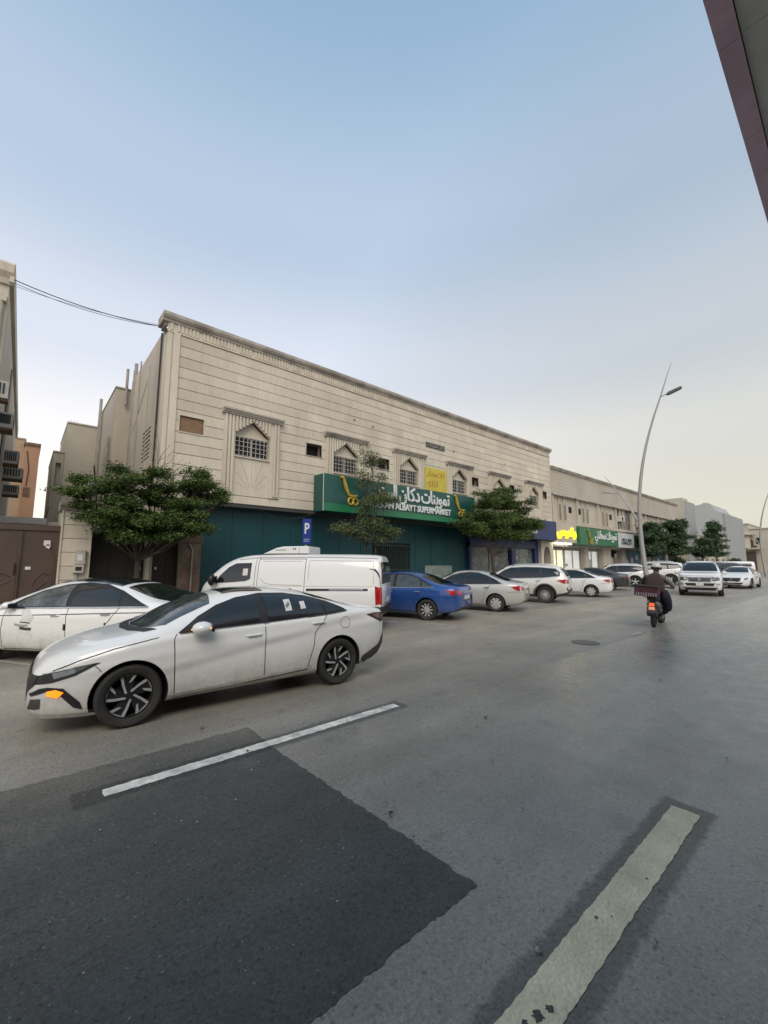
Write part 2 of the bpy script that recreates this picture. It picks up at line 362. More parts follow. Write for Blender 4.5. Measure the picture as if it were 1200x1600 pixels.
# ================================================================== MAIN BUILDING (two storeys, stone-clad front at Y = 15)
YF = 15.0
M_stone = mat('limestone_cladding', (.58, .52, .425), .82, var=.10, scale=.9, bump=.35, bscale=22, rnd=.07, stretch=(1, 1, .3), var2=(.50, .445, .36))
M_stone2 = mat('smooth_limestone', (.59, .53, .435), .8, var=.09, scale=1.2, bump=.2, bscale=14, stretch=(1.6, 1, .25), var2=(.50, .445, .36))
M_trim = mat('dirty_cornice_stone', (.44, .40, .35), .85, var=.2, scale=2.2, bump=.3, var2=(.26, .225, .195))
M_mortar = mat('mortar_joint', (.33, .285, .225), .95, var=.2, scale=5)  # joint mortar's own colour, also on rays, bands and cores
M_plaster = mat('beige_plaster', (.52, .465, .38), .9, var=.10, scale=.55, bump=.25, bscale=9, var2=(.38, .335, .27), stretch=(1, 1, .25))
M_gril = mat('dull_grille_paint', (.40, .375, .335), .7, var=.2, scale=6)
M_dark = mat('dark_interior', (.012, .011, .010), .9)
M_white = mat('white_grille_paint', (.60, .59, .56), .6, var=.15, scale=6)
M_glass = mat('dark_window_glass', (.012, .014, .016), .12, var=.3, scale=3, spec=.25)
M_wood = mat('weathered_plywood', (.20, .125, .07), .8, var=.25, scale=3, stretch=(1, 1, 6), bump=.2)
M_rust = mat('rusty_metal', (.13, .075, .045), .85, var=.3, scale=5)
M_pipe = mat('grey_plastic_pipe', (.30, .27, .235), .6, var=.2, scale=3)
M_cable = mat('black_cable', (.012, .012, .013), .6)
M_teal = mat('dark_teal_hoarding', (.002, .052, .060), .5, var=.2, scale=.7, spec=.4)
M_bar = mat('dark_green_bars', (.010, .045, .045), .5)

def rsub(rects, hole):
    hx0, hx1, hz0, hz1 = hole; out = []
    for (a, b, c, d) in rects:
        if hx1 <= a or hx0 >= b or hz1 <= c or hz0 >= d: out.append((a, b, c, d)); continue
        if hx0 > a: out.append((a, hx0, c, d))
        if hx1 < b: out.append((hx1, b, c, d))
        x0, x1 = max(a, hx0), min(b, hx1)
        if hz0 > c: out.append((x0, x1, c, hz0))
        if hz1 < d: out.append((x0, x1, hz1, d))
    return out

B1 = thing('shop_building', 'long two storey cream stone building with pointed grilled windows above a green shop sign', 'building', (16, 18, 0), world=True)
X0, X1 = 3.2, 29.5
WIN = [(6.35, 2.25), (10.73, 2.22), (14.70, 2.2), (18.75, 2.2), (22.75, 2.2), (26.98, 2.2)]       # centre, surround width
AC = [(3.73, 4.52, 6.24, 6.80), (8.68, 9.42, 6.26, 6.78), (12.62, 13.32, 6.28, 6.80), (19.93, 20.55, 6.35, 6.85), (23.92, 24.5, 6.4, 6.88), (28.25, 28.8, 6.42, 6.93)]
holes = [(c-w/2, c+w/2, 4.22, 7.30) for c, w in WIN] + AC
# structural wall behind the cladding, with its openings
mb = MB(); wr = [(X0+.05, X1, 3.93, 10.0)]
for h in [(c-.70, c+.70, 5.70, 7.15) for c, w in WIN] + AC: wr = rsub(wr, h)
for (a, b, c, d) in wr: mb.box(a, b, YF+.035, YF+.30, c, d)
mb.build('wall', M_mortar, B1)
# cladding stones, laid in courses
NC = 15; ch = (9.66-3.93)/NC; rs = random.Random(4)
for r in range(NC):
    z0 = 3.93 + r*ch; z1 = z0 + ch; x = 3.60; first = True
    while x < X1 - .02:
        ln = rs.choice([1.1, 1.35, 1.35, 1.6, .8]) * (rs.uniform(.45, 1) if first else 1); first = False
        xe = min(x+ln, X1-.14)
        if X1-.14-xe < .35: xe = X1-.14
        rr = [(x+.0015, xe-.0015, z0+.011, z1-.011)]
        for h in holes: rr = rsub(rr, h)
        rr = [q for q in rr if q[1]-q[0] > .03 and q[3]-q[2] > .02]
        if rr:
            m_ = MB(); py = rs.uniform(0, .007)
            for (a, b, c, d) in rr: m_.box(a, b, YF - .004 - py, YF+.034, c, d)
            m_.build('stone', M_stone, B1)
        x = xe
        if xe >= X1-.15: break
# corner pilasters, frieze, cornice
mb = MB(); mb.box(X0, X0+.14, YF-.03, YF+.5, 3.93, 9.68); mb.box(X0+.14, X0+.17, YF+.0, YF+.03, 3.93, 9.68)
mb.box(X0+.17, 3.595, YF-.05, YF+.03, 3.93, 9.68); MB().box(X1-.14, X1, YF-.03, YF+.5, 3.93, 9.68).build('corner_pilaster', M_stone2, B1, bevel=.006)
mb.box(X0-.012, X0, YF+.16, YF+.22, 3.93, 9.68); mb.box(X0-.012, X0, YF+.3, YF+.36, 3.93, 9.68)
mb.build('corner_pilaster', M_stone2, B1, bevel=.006)
mb = MB(); mb.box(X0-.01, X1+.01, YF-.02, YF+.03, 9.68, 10.02); mb.box(X0-.03, X1+.03, YF-.045, YF-.02, 9.66, 9.71)
x = X0+.06
while x < X1-.1:
    mb.box(x, x+.075, YF-.052, YF-.02, 9.735, 10.0); x += .125 + (.10 if rs.random() < .12 else 0)
mb.build('frieze', M_stone2, B1)
mb = MB(); prof = [(YF+.02, 10.0), (YF-.07, 10.0), (YF-.09, 10.07), (YF-.15, 10.10), (YF-.20, 10.17), (YF-.21, 10.27), (YF-.17, 10.30), (YF+.3, 10.30), (YF+.3, 10.0)]
mb.prism(prof, 'x', X0-.2, X1+.1); mb.box(X0-.2, X0-.01, YF+.30, YF+.62, 10.0, 10.30)
mb.box(X0-.10, X0-.005, YF+.05, YF+.6, 9.9, 10.0)
mb.build('cornice', M_trim, B1)
# body of the building behind, the side wall and the roof
mb = MB(); mb.box(X0+.10, X1-.01, YF+.72, 21.4, 0, 10.02); mb.box(X0+.02, X0+.2, YF+.5, 21.39, 0, 10.02); mb.box(X0+.2, 4.62, YF+.5, YF+.719, 0, 3.80); mb.box(X0+.2, X1-.2, YF+.5, YF+.719, 3.95, 10.0); mb.build('side_wall', M_plaster, B1)
box('roof_parapet', M_plaster, B1, X0+.09, X1, 21.41, 34, 0, 9.2)
# each window: fluted surround, cap moulding, pointed opening, recessed panel, grille, frame, pane, rayed apron
for wi, (c, w) in enumerate(WIN):
    x0, x1 = c-w/2, c+w/2; ol, orr = c-.69, c+.69; sill, sh, pk = 5.72, 6.58, 7.12
    fr = MB()
    # slab around the pointed opening
    yf, yb = YF-.055, YF+.035
    fr.prism([(x0, 4.24), (ol, 4.24), (ol, sh), (c, pk), (c, 7.30), (x0, 7.30)], 'y', yf, yb)
    fr.prism([(x1, 4.24), (orr, 4.24), (orr, sh), (c, pk), (c, 7.30), (x1, 7.30)], 'y', yf, yb)
    fr.box(ol, orr, YF-.015, YF+.034, 4.24, sill-.001); fr.box(ol-.02, orr+.02, YF-.075, YF+.03, sill-.045, sill)
    sx = fr.build('window_surround', M_stone2, B1)
    fl = MB(); n = 17
    for k in range(n):
        xa = x0 + .03 + (w-.06)*k/n; xb = xa + (w-.06)/n*.6; xm = (xa+xb)/2
        zb = 4.30
        if ol-.01 < xm < orr+.01: zb = sh + (pk-sh)*(1-abs(xm-c)/.69) + .035
        elif xb > ol-.02 and xa < orr+.02: continue
        if zb < 7.2: fl.box(xa, xb, yf-.06, yf, zb, 7.22)
    fl.build('fluting', M_stone2, sx)
    cap = MB(); cap.prism([(YF-.02, 7.24), (YF-.14, 7.24), (YF-.15, 7.29), (YF-.19, 7.30), (YF-.20, 7.35), (YF-.25, 7.37), (YF-.26, 7.43), (YF-.02, 7.45)], 'x', x0-.08, x1+.08)
    cap.build('window_cap', M_trim, B1)
    # deep reveal and pediment panel
    rv = MB(); rv.prism([(ol, sh), (orr, sh), (c, pk)], 'y', YF+.15, YF+.20)
    rv.box(ol-.04, ol, YF+.036, YF+.33, sill, 7.0); rv.box(orr, orr+.04, YF+.036, YF+.33, sill, 7.0)
    rv.box(ol, orr, YF+.10, YF+.199, sh-.06, sh)
    rv.build('pediment_panel', M_stone2, sx)
    g = MB()
    for k in range(9): gx = ol+.03+(1.38-.06)*k/8; g.box(gx-.009, gx+.009, YF+.055, YF+.075, sill+.02, sh-.05)
    for k in range(5): gz = sill+.06+(sh-sill-.15)*k/4; g.box(ol+.01, orr-.01, YF+.05, YF+.07, gz-.009, gz+.009)
    g.build('grille', M_gril, B1)
    f2 = MB()
    for (a, b, q, d) in [(ol, ol+.05, sill, sh-.06), (orr-.05, orr, sill, sh-.06), (c-.03, c+.03, sill, sh-.06), (ol, orr, sill, sill+.05), (ol, orr, sh-.11, sh-.06)]:
        f2.box(a, b, YF+.15, YF+.19, q, d)
    wf = f2.build('window_frame', M_gril, B1)
    for s in (0, 1):
        a = ol+.05 if s == 0 else c+.03; box('pane', M_glass, wf, a, a+.61, YF+.165, YF+.175, sill+.05, sh-.11)
    ap = MB()
    for k in range(7):
        a = R(28 + k*124/6 - 0); L_ = .60/abs(math.cos(a)) if abs(math.cos(a)) > .55 else 1.15/abs(math.sin(a))
        L_ = min(L_, 1.25); p0 = Vector((c+.16*math.cos(a), 4.42+.16*math.sin(a))); p1 = Vector((c+L_*math.cos(a), 4.42+L_*math.sin(a)))
        if p1.y > 5.62: p1 = p0 + (p1-p0)*((5.62-p0.y)/(p1.y-p0.y))
        nn = Vector((-math.sin(a), math.cos(a)))*.006
        ap.prism([tuple(p0-nn), tuple(p1-nn), tuple(p1+nn), tuple(p0+nn)], 'y', YF-.0185, YF-.015)
    ap.build('apron_rays', M_mortar, sx)
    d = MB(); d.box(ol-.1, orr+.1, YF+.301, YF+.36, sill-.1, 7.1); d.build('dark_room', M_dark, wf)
# air-conditioner openings with their frames; the first one boarded up
for i, (a, b, c, d) in enumerate(AC):
    m_ = MB(); t = .035
    for q in [(a-t, a, c-t, d+t), (b, b+t, c-t, d+t), (a, b, c-t, c), (a, b, d, d+t)]: m_.box(q[0], q[1], YF-.03, YF+.12, q[2], q[3])
    o = m_.build('wall_opening_frame', M_stone2 if i == 0 else M_trim, B1)
    if i == 0: box('boarding', M_wood, o, a+.001, b-.001, YF+.03, YF+.05, c+.001, d-.001)
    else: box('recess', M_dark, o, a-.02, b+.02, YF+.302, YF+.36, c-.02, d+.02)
# small vent holes and a downpipe in the front
mb = MB()
for (x, z) in [(11.2, 8.35), (12.55, 7.35-.35), (12.3, 8.27), (18.3, 8.1), (23.5, 8.2)]:
    mb.lathe([(0, -.012), (.045, -.012), (.045, 0)], 12, 'y', (x, YF-.004, z))
mb.build('vent_hole', M_dark, B1)
# overhang soffit and shop front below
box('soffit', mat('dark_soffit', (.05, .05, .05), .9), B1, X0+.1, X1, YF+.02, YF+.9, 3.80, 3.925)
m_ = MB(); m_.box(4.62, 12.75, YF+.55, YF+.62, .13, 3.80); m_.box(12.75, 15.3, YF+.55, YF+.62, 2.75, 3.80); m_.box(15.3, 19.95, YF+.55, YF+.62, .13, 3.80)
ho = m_.build('hoarding', M_teal, B1)
x = 4.7
while x < 19.9:
    if not (12.6 < x < 15.35): box('panel_rib', M_teal, ho, x, x+.03, YF+.535, YF+.55, .13, 3.79)
    x += 1.22
gt = MB(); x = 12.8
while x < 15.28: gt.tube([(x, YF+.5, .2), (x, YF+.5, 2.72)], .014, 6); x += .125
for z in (.35, 1.4, 2.6): gt.box(12.76, 15.29, YF+.485, YF+.515, z, z+.04)
gt.build('barred_gate', M_bar, B1)
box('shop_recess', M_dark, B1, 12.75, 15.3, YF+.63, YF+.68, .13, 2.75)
box('notice_panel', mat('dusty_glass_panel', (.19, .24, .22), .35, var=.3, scale=3), B1, 16.35, 18.55, YF+.50, YF+.53, .6, 1.62)
# second shop: postered shutters in a blue frame
M_blue = mat('navy_shop_blue', (.022, .035, .115), .5, var=.12, scale=1)
M_shut = mat('postered_shutter', (.16, .17, .155), .7, var=.35, scale=5, var2=(.33, .34, .30))
box('shop_pier', M_blue, B1, 19.96, 20.2, YF+.30, YF+.6, .13, 3.0)
for (a, b) in [(20.2, 22.1), (22.2, 24.3)]:
    sh_ = box('roller_shutter', M_shut, B1, a, b, YF+.52, YF+.56, .13, 2.75)
    for k in range(9): box('slat', M_shut, sh_, a+.01, b-.01, YF+.505, YF+.52, .3+k*.27, .3+k*.27+.2)
box('shop_fascia', M_blue, B1, 19.96, 28.2, YF+.25, YF+.62, 2.76, 3.3)
box('shop_pier', M_blue, B1, 24.35, 24.8, YF+.25, YF+.6, .13, 2.76); box('shop_pier', M_blue, B1, 27.3, 27.75, YF+.25, YF+.6, .13, 2.76)
gl = box('shop_window', mat('shop_glass_dusty', (.10, .115, .11), .25, var=.5, scale=4, var2=(.28, .29, .27)), B1, 24.8, 27.3, YF+.5, YF+.53, .13, 2.75)
ps = MB(); r_ = random.Random(3)
for k in range(26):
    x = r_.uniform(25.0, 26.6); z = r_.uniform(1.3, 2.5); s_ = r_.uniform(.04, .11); ps.box(x, x+s_*1.6, YF+.492, YF+.498, z, z+s_)
ps.build('window_stickers', mat('pale_sticker', (.5, .5, .46), .6, island=.4), gl)
# stone pier with the pointed arch doorway
def arch_pts(xc, hw, z0, zs, zp, n=8):
    pts = [(xc-hw, z0)]
    for k in range(n+1): t = k/n; pts.append((xc-hw*(1-t**1.7), zs+(zp-zs)*math.sin(t*math.pi/2)))
    for k in range(1, n+1): t = 1-k/n; pts.append((xc+hw*(1-t**1.7), zs+(zp-zs)*math.sin(t*math.pi/2)))
    return pts + [(xc+hw, z0)]
A = arch_pts(28.55, .5, .13, 2.2, 2.95); apx = len(A)//2
m_ = MB(); m_.prism([(27.76, .13)] + A[:apx+1] + [(28.55, 3.8), (27.76, 3.8)], 'y', YF+.0, YF+.5)
m_.prism([(29.45, .13), (29.45, 3.8), (28.55, 3.8)] + A[apx:], 'y', YF+.0, YF+.5)
m_.build('arched_doorway', M_stone2, B1)
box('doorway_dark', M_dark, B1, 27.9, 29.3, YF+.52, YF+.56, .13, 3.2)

# ---------------- side of the building towards the alley: pipes, grille, small windows
def pipe(name, pts, r, m=M_pipe, parent=B1): return MB().tube(pts, r, 8).build(name, m, parent, smooth=True)
pipe('downpipe', [(X0+.03, 17.6, 0), (X0+.03, 17.6, 9.4)], .035); pipe('downpipe', [(X0+.02, 20.6, 0), (X0+.02, 20.6, 10.6)], .07)
pipe('downpipe', [(X0+.02, 20.9, 0), (X0+.02, 20.9, 10.4)], .05); pipe('drain_pipe', [(X0+.0, 19.4, 2), (X0, 19.4, 10.25)], .03)
pipe('cable', [(X0-.03, 15.75, 9.9), (X0-.03, 15.78, 6), (X0-.04, 15.8, 3.0)], .028, M_cable)
gg = MB(); gg.box(X0+.06, X0+.10, 16.75, 18.1, 5.55, 6.85)
gr = gg.build('vent_grille', M_mortar, B1); gg = MB()
for k in range(8): gg.box(X0+.02, X0+.06, 16.8+k*.165, 16.87+k*.165, 5.6, 6.8)
for k in range(8): gg.box(X0+.00, X0+.05, 16.75, 18.05, 5.62+k*.16, 5.69+k*.16)
gg.build('grille_slats', M_plaster, gr)
box('side_window', M_glass, B1, X0+.05, X0+.11, 20.0, 20.4, 7.0, 7.8)
pipe('slanted_pipe', [(X0+.02, 20.2, 7.4), (X0+.02, 17.9, 8.9)], .012, M_cable)
# ================================================================== HOUSES ON THE LEFT, ALLEY
M_cream = mat('cream_render', (.46, .42, .35), .9, var=.08, scale=.5, bump=.2, bscale=8, var2=(.36, .31, .24), stretch=(1, 1, .3))
M_cream2 = mat('pale_beige_render', (.47, .43, .355), .9, var=.07, scale=.5, var2=(.42, .38, .30))
M_orange = mat('orange_render', (.36, .205, .125), .9, var=.1, scale=.6, stretch=(1, 1, .3), bump=.2)
M_ochre = mat('ochre_render', (.40, .285, .19), .9, var=.1, scale=.6)
M_acg = mat('air_conditioner_grey', (.33, .32, .30), .6, var=.15, scale=6)
M_gate = mat('brown_painted_metal', (.075, .048, .036), .5, var=.15, scale=1.5, bump=.15, bscale=6)
M_gate2 = mat('green_brown_metal_door', (.020, .018, .013), .6, var=.2, scale=2)
M_brown = mat('brown_stone_tile', (.125, .072, .045), .7, var=.3, scale=3, var2=(.19, .125, .085))

NB = thing('side_block', 'rear block of plain beige plaster with pipes, beyond the side wall of the stone building', 'building', (6, 25, 0), world=True)
box('wall', M_plaster, NB, 2.70, 12, 21.95, 26.6, 0, 9.80); box('parapet', M_plaster, NB, 2.67, 12.05, 21.9, 26.65, 9.80, 9.86)
pipe('roof_pipe', [(2.60, 26.3, 2), (2.60, 26.3, 10.55)], .07, parent=NB); pipe('roof_pipe', [(2.62, 25.9, 2), (2.62, 25.9, 9.7)], .045, parent=NB)
pipe('downpipe', [(2.62, 22.6, 2), (2.62, 22.6, 7.6)], .05, parent=NB); pipe('roof_pipe', [(3.08, 21.8, 9), (3.08, 21.8, 10.75)], .06, parent=NB)
pipe('slanted_pipe', [(2.66, 25.2, 4.9), (2.2, 22.9, 6.2)], .03, M_rust, NB)
TW = thing('stair_tower', 'plain pale beige block standing at the back of the alley, taller of the two', 'building', (2, 29, 0), world=True)
box('wall', M_cream2, TW, 1.33, 6, 27.5, 33, 0, 9.25); box('coping', M_cream2, TW, 1.31, 6.05, 27.46, 33.05, 9.25, 9.33)
for k in range(3): pipe('starter_bar', [(1.45+k*.13, 27.6, 9.33), (1.46+k*.13, 27.62, 9.48)], .008, M_rust, TW)
LT = thing('low_annex', 'lower beige annex with a niche window, left of the taller block in the alley', 'building', (1, 31, 0), world=True)
m_ = MB(); 
for (a, b, c, d) in rsub([(.86, 1.325, 0, 7.6)], (.99, 1.21, 5.75, 7.05)): m_.box(a, b, 27.7, 33, c, d)
m_.build('wall', M_cream, LT); box('niche', M_cream2, LT, .985, 1.215, 27.95, 28.0, 5.7, 7.1); box('coping', M_cream, LT, .84, 1.325, 27.66, 33, 7.6, 7.68)
# far orange and ochre houses at the end of the alley
OH = thing('orange_house', 'narrow orange house wall with a dark cornice at the end of the alley', 'building', (-.2, 42, 0), world=True)
box('wall', M_orange, OH, -.42, .42, 40, 52, 0, 10.45); box('cornice', M_brown, OH, -.5, .47, 39.9, 52, 10.45, 10.65)
pipe('cable', [(-.28, 39.97, 10), (-.1, 39.95, 8.6), (-.16, 39.97, 7.4)], .025, M_cable, OH)
for k in range(4): box('louvre', M_brown, OH, -.30+k*.1, -.25+k*.1, 39.94, 40, 6.6, 7.3)
OC = thing('ochre_house', 'ochre house beside the orange one, half hidden by the building with air conditioners', 'building', (-3, 42, 0), world=True)
box('wall', M_ochre, OC, -6, -.425, 40.6, 52, 0, 10.95); box('coping', M_ochre, OC, -6, -.40, 40.55, 52, 10.95, 11.05)
# left building, only its edge is seen
LB = thing('corner_building', 'cream building at the left edge with a moulded cornice and several air conditioners', 'building', (-5, 20, 0), world=True)
m_ = MB(); m_.box(-12, -.85, 15.0, 34, 0, 9.55); m_.build('wall', M_stone2, LB)
m_ = MB(); m_.prism([(15.02, 9.45), (14.93, 9.45), (14.9, 9.6), (14.80, 9.75), (14.78, 9.98), (14.84, 10.05), (15.02, 10.05)], 'x', -12, -.78)
m_.box(-.86, -.76, 14.85, 34, 9.5, 10.05); m_.build('cornice', M_stone2, LB)
m_ = MB(); m_.tube([(-1.02, 14.93, 5.6), (-1.02, 14.93, 8.9)], .10, 10); m_.box(-1.2, -.87, 14.84, 15.0, 8.9, 9.1); m_.box(-1.2, -.87, 14.84, 15.0, 5.4, 5.6)
m_.build('half_column', M_stone2, LB, smooth=True)
m_ = MB(); m_.prism([(-1.8, 6.2), (-1.3, 6.2), (-1.3, 8.2), (-1.42, 8.5), (-1.8, 8.75)], 'y', 14.96, 15.0); m_.build('window_panel', M_glass, LB)
box('doorway', M_dark, LB, -1.6, -.9, 14.97, 15.0, 2.9, 4.0); box('door_post', M_stone2, LB, -.87, -.80, 14.9, 15.0, 2.8, 5.4)
def ac_unit(parent_label, x0, x1, y0, y1, z0, z1):
    t = thing('air_conditioner', parent_label, 'air conditioner', (x0, y0, z0), group='window air conditioners on the alley wall', world=True)
    box('casing', M_acg, t, x0, x1, y0, y1, z0, z1, bevel=.01)
    for k in range(6): box('louvre', M_cable, t, x0+.05+k*(x1-x0-.1)/6, x0+.09+k*(x1-x0-.1)/6, y0-.012, y0, z0+.12, z1-.06)
    box('front_grille', M_cable, t, x1, x1+.01, y0+.06, y1-.06, z0+.1, z1-.05)
    box('bracket', M_rust, t, x0, x1, y0+.05, y1-.05, z0-.05, z0-.005)
ac_unit('topmost grey air conditioner on the wall at the left edge', -1.15, -.60, 14.55, 15.0-.0, 6.08, 6.55)
ac_unit('second grey air conditioner from the top at the left edge', -.85, -.48, 15.6, 16.3, 5.55, 6.0)
ac_unit('third air conditioner down the alley wall', -.85, -.38, 21.6, 22.3, 5.62, 6.15)
ac_unit('fourth air conditioner down the alley wall', -.85, -.22, 22.8, 23.5, 5.22, 5.68)
ac_unit('lowest and farthest air conditioner down the alley wall', -.85, -.32, 24.5, 25.2, 4.75, 5.2)
pipe('wall_pipe', [(-.82, 20.5, 3), (-.82, 20.5, 9)], .03, parent=LB); pipe('wall_pipe', [(-.80, 18.5, 3.2), (-.80, 18.6, 7.2)], .02, M_cable, LB)
# neighbour's white parapet over the gate, low roof
WP = thing('white_parapet_wall', 'low white parapet wall seen over the brown gate', 'wall', (0, 20, 0), world=True)
box('wall', mat('white_wall_paint', (.62, .60, .56), .85, var=.08, scale=1), WP, -.72, .62, 20, 20.25, 0, 3.42)
m_ = MB(); m_.box(-.7, .62, 19.96, 20.0, 3.15, 3.18); m_.prism([(.54, 3.42), (.60, 3.42), (.68, 3.95), (.62, 3.8)], 'y', 20.05, 20.1); m_.build('rusty_edge', M_rust, WP)
SR = thing('small_flat_roof', 'small grey flat roofed shed beside the stone gate pillar', 'shed', (1, 18, 0), world=True)
box('wall', M_cream, SR, .58, 1.6, 17.4, 19, 0, 2.85); box('roof', M_trim, SR, .55, 1.65, 17.3, 19.1, 2.85, 3.08)
tag(MB().lathe([(0, 0), (.16, 0), (.17, .25), (.14, .33), (0, .34)], 14, 'z', (1.0, 17.6, 3.08)).build('water_drum', M_white, smooth=True), 'small white drum on the shed roof by the gate', 'drum')

# ---------------- brown gate
GT = thing('brown_gate', 'wide brown metal gate with raised arched panels beside the stone pillar', 'gate', (-1, 14.5, 0), world=True)
box('frame', M_gate, GT, -3.4, .77, 14.50, 14.58, .13, 2.77); box('top_rail', M_gate, GT, -3.4, .77, 14.46, 14.5, 2.62, 2.77)
for xc in (-.95, -.22+.0, .42): pass
for xc, hw in [(-2.6, .42), (-1.5, .42), (-.42, .40), (.42, .30)]:
    m_ = MB()
    for (h2, y0) in ((hw, 14.482), (hw-.05, 14.47)): m_.prism(arch_pts(xc, h2, .35, 1.75, 2.25 + (h2-hw)), 'y', y0, 14.4995 if h2 == hw else 14.482)
    m_.build('arched_panel', M_gate, GT)
    orn = MB(); orn.tube([(xc-hw*.5, 14.462, 1.15), (xc-.1, 14.46, 1.35), (xc+.05, 14.46, 1.5), (xc+hw*.6, 14.46, 1.42)], .012, 6)
    orn.tube([(xc-.1, 14.46, 1.02), (xc+.12, 14.46, 1.25), (xc+hw*.6, 14.46, 1.3)], .010, 6); orn.build('scroll_ornament', M_gate, GT, smooth=True)
box('leaf_gap', M_dark, GT, -.005, .01, 14.455, 14.46, .13, 2.6); box('lock_plate', M_dark, GT, -.12, -.09, 14.44, 14.46, 1.45, 1.75)
m_ = MB(); m_.box(.43, .57, 14.45, 14.468, 2.22, 2.36); m_.add([(.47, 14.45, 2.18), (.555, 14.45, 2.13), (.59, 14.45, 2.24), (.50, 14.45, 2.26)], [(0, 1, 2, 3)])
m_.add([(.47, 14.455, 2.18), (.555, 14.455, 2.13), (.59, 14.455, 2.24), (.50, 14.455, 2.26)], [(3, 2, 1, 0)])
M_paper = mat('white_paper', (.62, .61, .58), .7, var=.1, scale=20)
m_.build('notice_paper', M_paper, GT); box('house_number_plate', M_paper, GT, .10, .21, 14.45, 14.46, 1.58, 1.66)
# stone gate pillar with its cap
PL = thing('gate_pillar', 'cream stone gate pillar with a moulded cap, carrying the electricity meter', 'pillar', (1.1, 14.6, 0), world=True)
box('core', M_mortar, PL, .80, 1.44, 14.42, 14.9, .13, 3.2)
for k in range(8):
    z = .15+k*.38
    box('stone', M_stone, PL, .79, 1.45, 14.39, 14.92, z+.008, z+.372)
m_ = MB(); m_.box(.765, .80, 14.36, 14.9, .13, 3.2); m_.box(1.44, 1.475, 14.36, 14.9, .13, 2.7); m_.build('edge_strip', M_stone2, PL)
m_ = MB(); m_.prism([(14.95, 3.2), (14.36, 3.2), (14.30, 3.30), (14.22, 3.33), (14.20, 3.42), (14.25, 3.45), (14.95, 3.45)], 'x', .70, 1.7); m_.build('cap', M_trim, PL)
MT = thing('electricity_meter', 'pale metal electricity meter box on the stone gate pillar', 'meter box', (1.2, 14.38, 1.4), world=True)
M_met = mat('meter_box_paint', (.40, .385, .33), .6, var=.12, scale=6)
box('housing', M_met, MT, 1.12, 1.36, 14.26, 14.385, 1.72, 2.12, bevel=.01); box('lower_housing', M_met, MT, 1.10, 1.34, 14.24, 14.385, 1.48, 1.71, bevel=.01)
box('window', M_paper, MT, 1.17, 1.30, 14.252, 14.26, 1.82, 1.99); box('dial', M_cable, MT, 1.15, 1.29, 14.232, 14.24, 1.55, 1.65)
box('conduit', M_met, MT, 1.15, 1.20, 14.33, 14.385, .3, 1.475)
# porch with the dark doors
PO = thing('porch', 'shaded porch with two dark metal doors under a stone lintel, behind the wide tree', 'porch', (2.8, 14.8, 0), world=True)
m_ = MB(); m_.box(1.48, 4.5, 14.45, 15.2, 2.70, 3.2); m_.box(1.6, 4.46, 14.40, 14.45, 3.05, 3.2); m_.box(3.9, 4.56, 14.36, 14.45, 2.95, 3.3); m_.build('lintel', M_stone2, PO)
m_ = MB(); m_.box(2.95, 3.12, 14.7, 15.0, .13, 2.7); m_.build('middle_post', M_plaster, PO)
for (a, b) in [(1.5, 2.93), (3.13, 3.9)]:
    d = box('door', M_gate2 if a < 2 else mat('dark_red_brown_door', (.022, .011, .009), .6, var=.2, scale=3), PO, a, b, 14.92, 14.98, .13, 2.68)
    n = 3 if a < 2 else 2
    for k in range(n):
        w_ = (b-a)/n; m_ = MB(); m_.prism(arch_pts(a+w_*(k+.5), w_*.38, .4, 1.7, 2.2), 'y', 14.895, 14.9195); m_.build('raised_panel', d.data.materials[0], d)
    box('door_plate', M_paper, d, (a+b)/2-.03 + (.6 if a < 2 else -.25), (a+b)/2+.03+(.6 if a < 2 else -.25), 14.885, 14.894, 1.55, 1.63)
BP = thing('brown_pier', 'brown tiled pier between the dark doors and the teal hoarding', 'pier', (4.2, 14.6, 0), world=True)
box('core', M_mortar, BP, 3.92, 4.5, 14.50, 15.0, .13, 2.70)
for k in range(6):
    for s in range(2): box('tile', M_brown, BP, 3.91+s*.30, 4.205+s*.30, 14.485, 14.51, .14+k*.43, .14+k*.43+.42)
m_ = MB(); m_.box(3.86, 4.56, 14.44, 14.53, 2.42, 2.65); m_.build('capital', M_brown, BP)
pipe('conduit', [(4.22, 14.44, .3), (4.22, 14.44, 2.2), (4.12, 14.42, 2.38)], .025, parent=BP)

# ================================================================== SECOND SHOP ROW
M_b2 = mat('second_row_stone', (.45, .41, .345), .85, var=.09, scale=.6, bump=.2, bscale=10, var2=(.40, .355, .29))
M_b2p = mat('second_row_panel', (.46, .415, .34), .88, var=.1, scale=.7)
M_soot = mat('soot_stained_stone', (.10, .088, .075), .9, var=.4, scale=.9, var2=(.22, .19, .16))
B2 = thing('second_shop_row', 'lower long shop row with vertical piers, beyond the main stone building', 'building', (45, 18, 0), world=True)
xa, xb = 29.62, 61.6
box('wall', M_b2, B2, xa, xb, YF+.02, 30, 6.95, 8.95)
for k in range(7):
    box('course_band', M_mortar, B2, xa, xb, YF+.012, YF+.019, 7.15+k*.25, 7.165+k*.25)
m_ = MB(); m_.prism([(YF+.02, 8.8), (YF-.06, 8.84), (YF-.12, 8.95), (YF-.16, 8.99), (YF-.16, 9.06), (YF+.2, 9.08), (YF+.2, 8.8)], 'x', xa, xb+.1); m_.build('cornice', M_trim, B2)
m_ = MB(); m_.prism([(YF+.3, 6.86), (YF-.13, 6.86), (YF-.15, 6.93), (YF-.05, 7.0), (YF+.3, 7.0)], 'x', xa, xb); m_.build('string_course', M_trim, B2)
box('recessed_wall', M_b2p, B2, xa, xb, YF+.14, 30, 4.9, 6.86)
m_ = MB(); m_.box(xa, xb, YF-.10, YF+.5, 4.70, 4.92); m_.build('sill_band', M_b2, B2)
